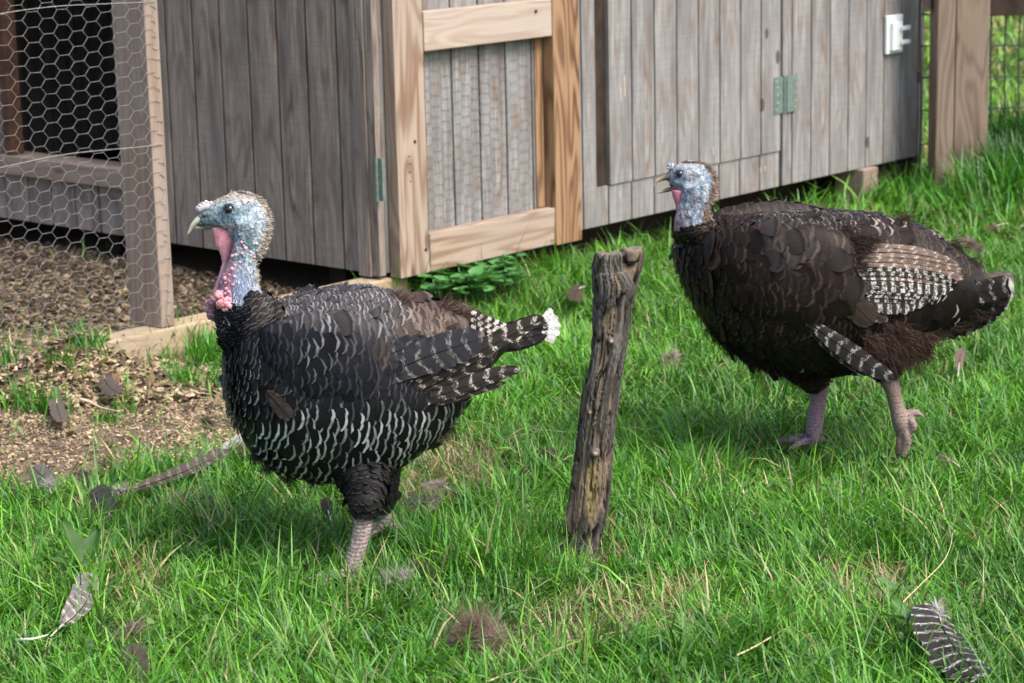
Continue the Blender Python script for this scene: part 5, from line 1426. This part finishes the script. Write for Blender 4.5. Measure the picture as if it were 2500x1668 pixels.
tuft('tall_grass', [(2400, 430, 1, .9), (2440, 450, 1.4, 1.1), (2480, 450, 1.6, 1.2), (2520, 450, 1.6, 1.2), (2460, 480, 1.2, .9), (2420, 470, 1, .8), (2500, 490, 1.2, .9), (2560, 470, 1.4, 1.2), (2380, 460, .6, .7)], 304, .31, .009, .05, 200, (.15, .9), C(.40, .55, .70))
def chips(name, X, Y, size, seed, dark=.3, zoff=0.0, mul=1.0):
    r = np.random.default_rng(seed); n = len(X)
    c = np.stack([X, Y, gz(X, Y) + r.uniform(0, .012, n) + zoff], 1)
    a_ = r.uniform(0, 2 * np.pi, n); t = unit(np.stack([np.cos(a_), np.sin(a_), r.normal(0, .35, n)], 1)); nn = unit(np.stack([r.normal(0, .5, n), r.normal(0, .5, n), np.ones(n)], 1))
    b = unit(np.cross(nn, t)); nn = np.cross(t, b)
    L = size * r.uniform(.4, 1.5, n) ** 1.3; W_ = L * r.uniform(.25, .8, n); H = np.maximum(.0008, L * .09)
    V = []
    for sx, sy, sz in ((-1, -.8, -1), (1, -1, -1), (.8, 1, -1), (-1, .9, -1), (-.9, -.8, 1), (1, -.9, 1), (.7, .8, 1), (-.9, 1, 1)):
        V.append(c + t * (L * .5 * sx * r.uniform(.8, 1.2, n))[:, None] + b * (W_ * .5 * sy * r.uniform(.6, 1.2, n))[:, None] + nn * (H * .5 * sz)[:, None])
    V = np.stack(V, 1); f = np.array([(4, 5, 6, 7), (0, 1, 5, 4), (1, 2, 6, 5), (2, 3, 7, 6), (3, 0, 4, 7)])
    F = (np.arange(n)[:, None, None] * 8 + f[None]).reshape(-1, 4)
    k = r.random(n); col = zmix(np.tile(C(.19, .145, .10), (n, 1)), np.tile(C(.50, .38, .245), (n, 1)), k)
    col = zmix(col, np.tile(C(.06, .045, .038), (n, 1)), (r.random(n) < dark) * .85); col = zmix(col, np.tile(C(.55, .43, .30), (n, 1)), (r.random(n) < .08) * .9)
    col = col * mul
    me = np_mesh(name, V.reshape(-1, 3), F, None, {'tint': np.repeat(col, 8, 0)})
    return tag(link(name, me, M['chip'], smooth=False), kind='stuff')
def chip_area(n, test, x0, x1, y0, y1, seed):
    r = np.random.default_rng(seed); X = r.uniform(x0, x1, n); Y = r.uniform(y0, y1, n); k = test(X, Y, r); return X[k], Y[k]
X_, Y_ = chip_area(150000, lambda X, Y, r: in_pen(X, Y) & (r.random(len(X)) < .9) & (np.abs(X) < .3 * Y), -2.9, .1, 5.0, 10, 1)
chips('wood_chips', X_, Y_, .016, 51, .6, 0, .58)
X_, Y_ = chip_area(60000, lambda X, Y, r: poly_in(*jit(X, Y, .05), POLY['front']) & ~in_pen(X, Y) & (r.random(len(X)) < .35 + .9 * (fbm(np.stack([X, Y, X * 0], 1), 6, 2) > .45)), -1.7, -.3, 4.6, 6.9, 2)
chips('wood_chips', X_, Y_, .0085, 52, .16)
X_, Y_ = chip_area(30000, lambda X, Y, r: poly_in(*jit(X, Y, .04), POLY['litter']), -1.9, -.5, 5.5, 6.9, 3)
chips('wood_chips', X_, Y_, .017, 53, .3, .012)
X_, Y_ = chip_area(9000, lambda X, Y, r: (field_bare(X, Y) > .3) & ~in_pen(X, Y) & (r.random(len(X)) < .35), -.6, 1.4, 3.9, 5.6, 4)
chips('wood_chips', X_, Y_, .008, 54, .4)
def small_leaves(name, n, keep, x0, x1, y0, y1, seed, size, c0, c1, hz):
    r = np.random.default_rng(seed); X = r.uniform(x0, x1, n); Y = r.uniform(y0, y1, n); k = keep(X, Y, r) & ~in_coop(X, Y, 0); X, Y = X[k], Y[k]; n = len(X)
    t = zmix(np.tile(C(*c0), (n, 1)), np.tile(C(*c1), (n, 1)), r.random(n)) * r.uniform(.6, 1.3, n)[:, None]
    H = size * r.uniform(.5, 1.5, n)
    return blades(name, X, Y, H, H * r.uniform(.45, .9, n), t, seed, (1.5, .9), z0=gz(X, Y) + r.uniform(hz[0], hz[1], n), mat='leaf')
small_leaves('clover', 22000, lambda X, Y, r: (fbm(np.stack([X, Y, X * 0], 1), 3.2, 61, 2) > .57) & (field_bare(X, Y) < .3) & ~in_pen(X, Y), -1.5, 2.2, 3.8, 8.5, 61, .013, (.05, .14, .03), (.12, .24, .06), (.025, .055))
small_leaves('leaf_litter', 2600, lambda X, Y, r: poly_in(*jit(X, Y, .05), POLY['litter']), -1.9, -.5, 5.5, 6.9, 62, .026, (.10, .065, .04), (.34, .24, .15), (.004, .035))
small_leaves('leaf_litter', 2600, lambda X, Y, r: (in_pen(X, Y) | poly_in(X, Y, POLY['front'])) & (np.abs(X) < .28 * Y), -2.4, 0, 4.8, 9, 63, .022, (.05, .035, .025), (.26, .19, .13), (.004, .02))
# dead stalks and roots lying in the thin patches
def straw(name, n, polys, seed, L=.06, w=.0016, anyw=0):
    r = np.random.default_rng(seed); X = r.uniform(-1.7, 1.7, n * 60); Y = r.uniform(3.8, 6.9, n * 60)
    k = np.zeros(len(X), bool)
    for p_ in polys: k |= poly_in(X, Y, POLY[p_])
    i = np.where(k)[0][:n]
    if anyw: i = np.r_[i, np.arange(anyw)]
    X, Y = X[i], Y[i]; m = len(X)
    c = gtint(X, Y, r) * 0 + C(.40, .31, .18) * r.uniform(.4, 1.25, m)[:, None]
    o = blades(name, X, Y, L * r.uniform(.4, 1.4, m), w * r.uniform(.6, 1.5, m), c, seed, (1.2, .5), z0=gz(X, Y) + r.uniform(.002, .02, m))
    return o
straw('dead_grass', 3800, ['dry', 'thatch1', 'thatch2', 'thatch3', 'thatch4'], 401, .05, .0018, 2400)

# ------------------------------------------------------------------ leafy weeds
def leaf(acc, base, dr, L, W_, tint, up=.5, cup=.2, scal=0.0, rnd=False, seed=0):
    r = np.random.default_rng(seed); dr = unit(np.array(dr)); side = unit(np.cross(dr, [0, 0, 1.]) + r.normal(0, .12, 3)); nn = unit(np.cross(side, dr))
    ny, nx = 9, 7; V = []; T = []
    for i in range(ny):
        t = i / (ny - 1); w = (math.sin(math.pi * min(1, t ** .75)) ** .75 if not rnd else math.sqrt(max(0, 1 - (2 * t - 1) ** 2)) * 1.0) * W_ * .5 + .0004
        for j in range(nx):
            x = j / (nx - 1) * 2 - 1
            rip = 1 + scal * math.sin(t * 26 + x * 3) * abs(x)
            V.append(np.array(base) + dr * (t * L + (0 if not rnd else -.12 * L * (1 - abs(x)) * (t < .3))) + side * x * w * rip + nn * (cup * L * (abs(x) ** 1.5) * .5 - .25 * L * t * t * up + .02 * L * math.sin(t * 14) * abs(x)))
            T.append(np.array(tint) * (1.35 if abs(x) < .1 else 1) * r.uniform(.85, 1.15))
    acc.add(V, [(i * nx + j, i * nx + j + 1, (i + 1) * nx + j + 1, (i + 1) * nx + j) for i in range(ny - 1) for j in range(nx - 1)], None, tint=np.array(T))
def weed(px, py, leaves, L, W_, tint, label, seed, up=.5):
    seed = seed * 10
    r = random.Random(seed); g = G(px, py); root = tag(empty('leafy_weed', g), label, 'weed', 'broad-leaved weeds in the lawn')
    for k, (az, el, s) in enumerate(leaves):
        a = Acc(); d_ = (math.cos(az) * math.cos(el), math.sin(az) * math.cos(el), math.sin(el))
        leaf(a, g + np.array([math.cos(az) * .006, math.sin(az) * .006, .035]), d_, L * s * (1.35 if seed // 10 == 1 else .95), W_ * s * (1.3 if seed // 10 == 1 else .95), C(*tint) * r.uniform(.8, 1.2), up * .5, .18, .06, seed=seed + k)
        a.build('leaf', M['leaf'], root, True)
weed(205, 1430, [(2.4, 1.1, 1), (1.2, .9, .85), (3.6, .5, .7)], .085, .040, (.055, .13, .035), 'dock-like weed with upright ragged leaf beside the folded pale feather', 1)
weed(2225, 1560, [(2.2, .6, .9), (3.4, .4, .9), (.2, .4, .6), (5.0, .3, .7)], .07, .034, (.07, .16, .045), 'flat broad-leaved weed just left of the barred striped feather', 2)
weed(2200, 1490, [(2.6, .5, 1.0), (.6, .3, .6)], .06, .032, (.075, .17, .05), 'small weed with one big wavy leaf, above left of the barred striped feather', 3)
weed(1690, 835, [(2.8, .4, 1), (.3, .4, .7)], .045, .026, (.06, .15, .07), 'small grey-green leaf weed in the grass below the brown turkey breast', 4)
weed(400, 1640, [(.3, .5, .8), (.9, .7, 1.0), (1.6, .6, .6)], .038, .011, (.16, .30, .03), 'yellow-green seedling at the bottom edge of the lawn', 5)
# ground ivy along the foot of the coop
iv = tag(empty('ground_ivy', G(1130, 700)), 'clump of round-leaved ground ivy growing under the framed wire door', 'ground ivy')
ivr = random.Random(8); a = Acc(); st = Acc()
for k in range(330):
    x = ivr.uniform(985, 1265); y = ivr.uniform(650, 752)
    if ((x - 1135) / 145) ** 2 + ((y - 702) / 52) ** 2 > 1 + ivr.uniform(-.3, .2): continue
    g = G(x, y + 22); 
    if in_coop(np.array([g[0]]), np.array([g[1]]), -.05)[0]: continue
    h = ivr.uniform(.05, .115); az = ivr.uniform(0, 6.28); L = ivr.uniform(.036, .058)
    leaf(a, g + [0, 0, h], (math.cos(az), math.sin(az) - .3, ivr.uniform(-.1, .45)), L, L * 1.15, C(.07, .20, .06) * ivr.uniform(.65, 1.5), .3, .25, .05, True, k)
    add_tube(a, [g + [0, 0, -.005], g + [.004, 0, h * .6], g + [0, 0, h]], .0011, 4, tint=(.06, .11, .04))
a.build('leaves', M['leaf'], iv, True)

# ------------------------------------------------------------------ moulted feathers and twigs lying about
def litter(name, px, w, h0, h1, tint, rim, rs, label, seed, face=(0, -.75, .65), asym=.5, rag=.4, fluff=0, base_fluff=None, group='moulted feathers lying in the grass', cat='feather', shape=None, cup=.25, root_tint=None):
    n = len(px); pts = [G(x, y, h0 + (h1 - h0) * i / (n - 1)) for i, (x, y) in enumerate(px)]
    root = tag(empty(name, G(*px[0])), label, cat, group)
    tint = np.array(tint) * .62
    a = NAcc(); vane(a, pts, w, face, tint, rim, rs, seed=seed, asym=asym, rag=rag, shape=shape, cup=cup); a.build('vane', M['quill'], root)
    q = Acc(); d_ = unit(pts[0] - pts[1]); L = .02 + w * .4
    add_tube(q, [pts[1], pts[0], pts[0] + d_ * L + [0, 0, -.004]], [.0012, .0018, .0012], 6, 2, tint=(.55, .52, .46)); q.build('quill', M['beakm'], root, True)
    if fluff:
        r = np.random.default_rng(seed); k = int(fluff); b = np.array([pts[0] + (pts[1] - pts[0]) * t for t in r.random(k) * .6])
        dr = unit(r.normal(0, 1, (k, 3)) * [1, 1, .7] + [0, 0, .5]); a = NAcc(); strands(a, b, dr, .022, .0008, base_fluff, seed=seed, curl=.6); a.build('down', M['down'], root)
    return root
BR_, GR_ = C(.11, .08, .065), C(.09, .075, .068)
litter('moulted_feather', [(2287, 1478), (2300, 1530), (2330, 1580), (2370, 1625), (2400, 1655)], .088, .055, .035, C(.040, .030, .027), C(.50, .48, .45), .95, 'large black-brown feather with white bars lying in the bottom right corner', 1, asym=.36, rag=.5, fluff=160, base_fluff=C(.45, .43, .4), face=(.1, -.9, .55), shape=([0, .06, .3, .7, .88, .95, 1], [.35, .75, 1, 1, .95, .8, .35]))
litter('moulted_feather', [(270, 1205), (340, 1190), (440, 1155), (520, 1120), (560, 1098)], .036, .05, .07, C(.10, .075, .065), C(.45, .41, .38), .4, 'long frayed brown feather slanting across the edge of the chips', 2, asym=.62, rag=.9, face=(0, -1, .35), fluff=200, base_fluff=C(.5, .47, .42), shape=([0, .05, .4, .8, .93, 1], [.2, .4, .8, 1, .75, .15]))
litter('moulted_feather', [(150, 1528), (185, 1500), (215, 1460), (232, 1400)], .055, .035, .05, C(.24, .21, .215), C(.50, .47, .48), .9, 'pale grey folded feather with faint bars beside the upright weed leaf', 3, asym=.7, rag=.7, face=(.4, -.8, .6))
litter('moulted_feather', [(275, 1265), (255, 1240), (235, 1215), (225, 1195)], .075, .03, .055, C(.075, .065, .048), C(.3, .3, .25), .1, 'dark olive-brown broad feather standing in grass below the long frayed feather', 4, rag=.5, face=(0, -1, .3), cup=.1)
litter('moulted_feather', [(122, 1195), (115, 1175), (95, 1155), (80, 1140)], .055, .03, .05, C(.16, .13, .12), C(.4, .38, .36), .2, 'curled grey-brown feather on the chips near the left edge', 5, rag=.5, fluff=260, base_fluff=C(.42, .38, .38), face=(.2, -1, .4))
litter('moulted_feather', [(210, 1192), (203, 1170), (206, 1148)], .03, .02, .05, C(.04, .03, .03), C(.2, .2, .2), .1, 'tiny near-black curled feather on the chips', 6, face=(.5, -1, .2))
litter('moulted_feather', [(425, 1222), (460, 1215), (500, 1222), (520, 1228)], .030, .03, .04, BR_, C(.3, .25, .22), .2, 'short brown feather lying flat left of the grey turkey breast', 7, fluff=240, base_fluff=C(.24, .19, .16), rag=.8)
litter('moulted_feather', [(1070, 1215), (1050, 1230), (1025, 1225), (1005, 1208)], .036, .03, .04, GR_ * 1.4, C(.35, .3, .28), .15, 'small grey-brown feather on the dry patch behind the grey turkey leg', 8, fluff=120, base_fluff=C(.2, .16, .15), rag=.5)
litter('moulted_feather', [(1085, 1188), (1070, 1182), (1052, 1185), (1035, 1190)], .032, .03, .045, GR_ * 2, C(.45, .4, .38), .15, 'small pale mauve feather, farther one on the dry patch', 9, rag=.5, fluff=80, base_fluff=C(.3, .26, .25))
litter('moulted_feather', [(345, 1660), (335, 1630), (325, 1600), (322, 1572)], .055, .03, .075, C(.09, .075, .058), C(.3, .28, .24), .1, 'brown rounded feather upright in the grass at the bottom left', 10, face=(0, -1, .3), fluff=160, base_fluff=C(.28, .22, .19), cup=.1)
litter('moulted_feather', [(2340, 905), (2342, 885), (2345, 865), (2352, 850)], .028, .03, .06, C(.17, .11, .08), C(.3, .25, .2), .1, 'small rusty brown feather in the grass behind the brown turkey', 11, face=(0, -1, .4))
litter('moulted_feather', [(2400, 610), (2380, 600), (2360, 590), (2342, 595)], .05, .04, .07, C(.13, .10, .07), C(.3, .25, .2), .1, 'curled brown feather in the grass beyond the brown turkey tail', 12, fluff=120, base_fluff=C(.2, .16, .12), face=(0, -1, .4))
litter('moulted_feather', [(2330, 1130), (2310, 1120), (2290, 1112)], .018, .03, .03, C(.22, .17, .14), C(.4, .35, .3), .1, 'narrow tan feather right of the brown turkey lifted foot', 13)
litter('moulted_feather', [(1365, 1120), (1352, 1112), (1338, 1105), (1328, 1098)], .028, .03, .05, C(.06, .045, .04), C(.2, .2, .2), .1, 'small dark feather in the grass just left of the stake', 14, face=(0, -1, .4), fluff=80, base_fluff=C(.12, .09, .08))
litter('moulted_feather', [(805, 1260), (800, 1245), (796, 1230), (800, 1215)], .025, .03, .06, C(.09, .07, .06), C(.2, .2, .2), .1, 'small blurred brown feather under the grey turkey belly', 15, face=(0, -1, .3))
litter('moulted_feather', [(545, 1095), (560, 1085), (585, 1068), (600, 1055)], .03, .03, .04, C(.45, .43, .44), C(.7, .7, .7), .3, 'small whitish feather lying against the grey turkey breast', 16, rag=.7)
litter('moulted_feather', [(250, 900), (255, 925), (270, 948), (292, 960)], .05, .04, .05, C(.15, .115, .105), C(.4, .36, .34), .1, 'grey-brown feather draped over the pen timber end', 17, rag=.6, fluff=260, base_fluff=C(.3, .25, .24))
litter('moulted_feather', [(1425, 700), (1412, 705), (1405, 718), (1402, 735)], .05, .05, .09, C(.07, .05, .035), C(.2, .2, .15), .1, 'dark upright feather in the grass left of the stake top', 18, face=(0, -1, .3), rag=.6)
litter('moulted_feather', [(2455, 545), (2430, 552), (2400, 560)], .02, .03, .04, C(.08, .05, .035), C(.2, .2, .15), .1, 'thin dark feather on the lawn below the tall grass clump', 19)
litter('moulted_feather', [(250, 850), (262, 838), (280, 832), (298, 838)], .05, .05, .08, C(.16, .13, .12), C(.4, .36, .34), .1, 'grey-brown feather heaped against the left end of the pen timber', 21, rag=.6, fluff=240, base_fluff=C(.26, .22, .2), face=(0, -1, .4))
litter('moulted_feather', [(140, 960), (138, 985), (145, 1010), (150, 1030)], .045, .035, .04, C(.15, .12, .11), C(.4, .36, .34), .1, 'brown feather among dead leaves in front of the pen wire', 22, rag=.6, fluff=120, base_fluff=C(.26, .22, .2), face=(.3, -1, .4))
litter('moulted_feather', [(20, 895), (50, 890), (90, 885), (120, 890)], .05, .04, .05, C(.30, .28, .28), C(.5, .5, .5), .1, 'pale grey feather under the wire at the far left', 23, rag=.6, fluff=120, base_fluff=C(.36, .33, .32), face=(0, -1, .6))
def fluffball(px, py, rpx, tint, tip, label, seed, n=900, flat=.6):
    g = G(px, py); s_ = rpx * px2m(g); r = np.random.default_rng(seed)
    root = tag(empty('down_clump', g), label, 'down feather', 'clumps of down in the grass')
    c = g + [0, 0, s_ * .5 + .015]
    n = int(n * 1.8); sub = r.normal(0, .38, (6, 3)) * s_ * [1.25, .6, .45]; b = c + sub[r.integers(0, 6, n)] + r.normal(0, .17, (n, 3)) * s_ * [1, .8, flat]; d_ = unit((b - c) + r.normal(0, .3, (n, 3)) * s_ * .3)
    tt = np.array(tint)[None] * (1 - (r.random(n) < .35)[:, None]) + np.array(tip)[None] * (r.random(n) < .35)[:, None]
    d_ = unit(d_ + r.normal(0, .55, (n, 3))); a = NAcc(); strands(a, b, d_, s_ * .5 * r.uniform(.5, 1.7, n), .0006, np.where(b[:, :1] > c[0] + s_ * .1, np.array(tip)[None], np.array(tint)[None]) * .8 + tt * .2, curl=1.1, seed=seed, ns=6, wv=1.2); a.build('down', M['down'], root)
    q = Acc(); add_tube(q, [c + [-s_, -.01, -s_ * .6], c + [-s_ * .5, 0, -s_ * .1], c], [.0012, .001, .0006], 5, 2, tint=(.04, .03, .03)); q.build('quill', M['beakm'], root, True)
fluffball(1180, 1600, 66, (.15, .10, .08), (.30, .235, .20), 'fluffy brown down feather in the grass at the bottom centre', 71, 3000)
fluffball(975, 1438, 30, (.36, .33, .31), (.42, .39, .37), 'whitish down tuft in the grass right of the grey turkey foot', 72, 500)
fluffball(1035, 1415, 30, (.16, .11, .09), (.14, .10, .08), 'dark brown down tuft beside the whitish one', 73, 300)
fluffball(592, 1125, 30, (.22, .16, .14), (.26, .20, .17), 'brown woolly down clump below the grey turkey breast', 74, 600, .4)
fluffball(1640, 900, 24, (.30, .24, .20), (.36, .31, .27), 'tan down clump in the grass right of the stake', 75, 500)
fluffball(2393, 635, 15, (.42, .38, .33), (.5, .46, .42), 'small pale down clump beyond the brown turkey tail', 76, 250)
fluffball(515, 1050, 18, (.07, .055, .045), (.10, .08, .07), 'small dark clod of down on the bare chips', 77, 350)
fluffball(320, 1590, 40, (.18, .14, .12), (.22, .18, .16), 'loose brown down above the upright rounded feather', 78, 250)
def twig(pxs, r0, tint, label, seed, h=.03):
    root = G(*pxs[0]); a = Acc(); add_tube(a, [G(x, y, h + .008 * math.sin(i * 2 + seed)) for i, (x, y) in enumerate(pxs)], [r0 * (1 - .5 * i / (len(pxs) - 1)) for i in range(len(pxs))], 6, 4, tint=tint)
    o = a.build('straw_stalk', M['chip'], None, True); tag(o, label, 'stalk', 'dry stalks on the ground')
twig([(195, 975), (220, 982), (250, 997), (292, 1005)], .0050, (.50, .40, .28), 'thick pale stick on the bare chips at left', 1)
twig([(1800, 1600), (1850, 1575), (1900, 1545), (1930, 1530)], .0022, (.52, .44, .26), 'long dry straw stalk in the grass at the bottom, right of centre', 2)
twig([(2200, 1475), (2250, 1425), (2300, 1375), (2320, 1335), (2325, 1300)], .0014, (.50, .40, .25), 'thin bent stalk rising above the barred striped feather', 3, .05)
twig([(1190, 1665), (1240, 1645), (1300, 1635)], .0020, (.52, .44, .28), 'short straw under the fluffy brown down feather', 4)
twig([(1300, 1048), (1350, 1052), (1400, 1056)], .0014, (.55, .5, .35), 'pale stem crossing behind the stake foot', 5)
twig([(40, 1563), (80, 1560), (118, 1550)], .0034, (.60, .58, .50), 'white quill shaft in the bottom left corner', 6)
twig([(1930, 1530), (1975, 1560), (1985, 1600)], .0013, (.40, .28, .16), 'bent thin brown stem, right of the straw stalk', 7)
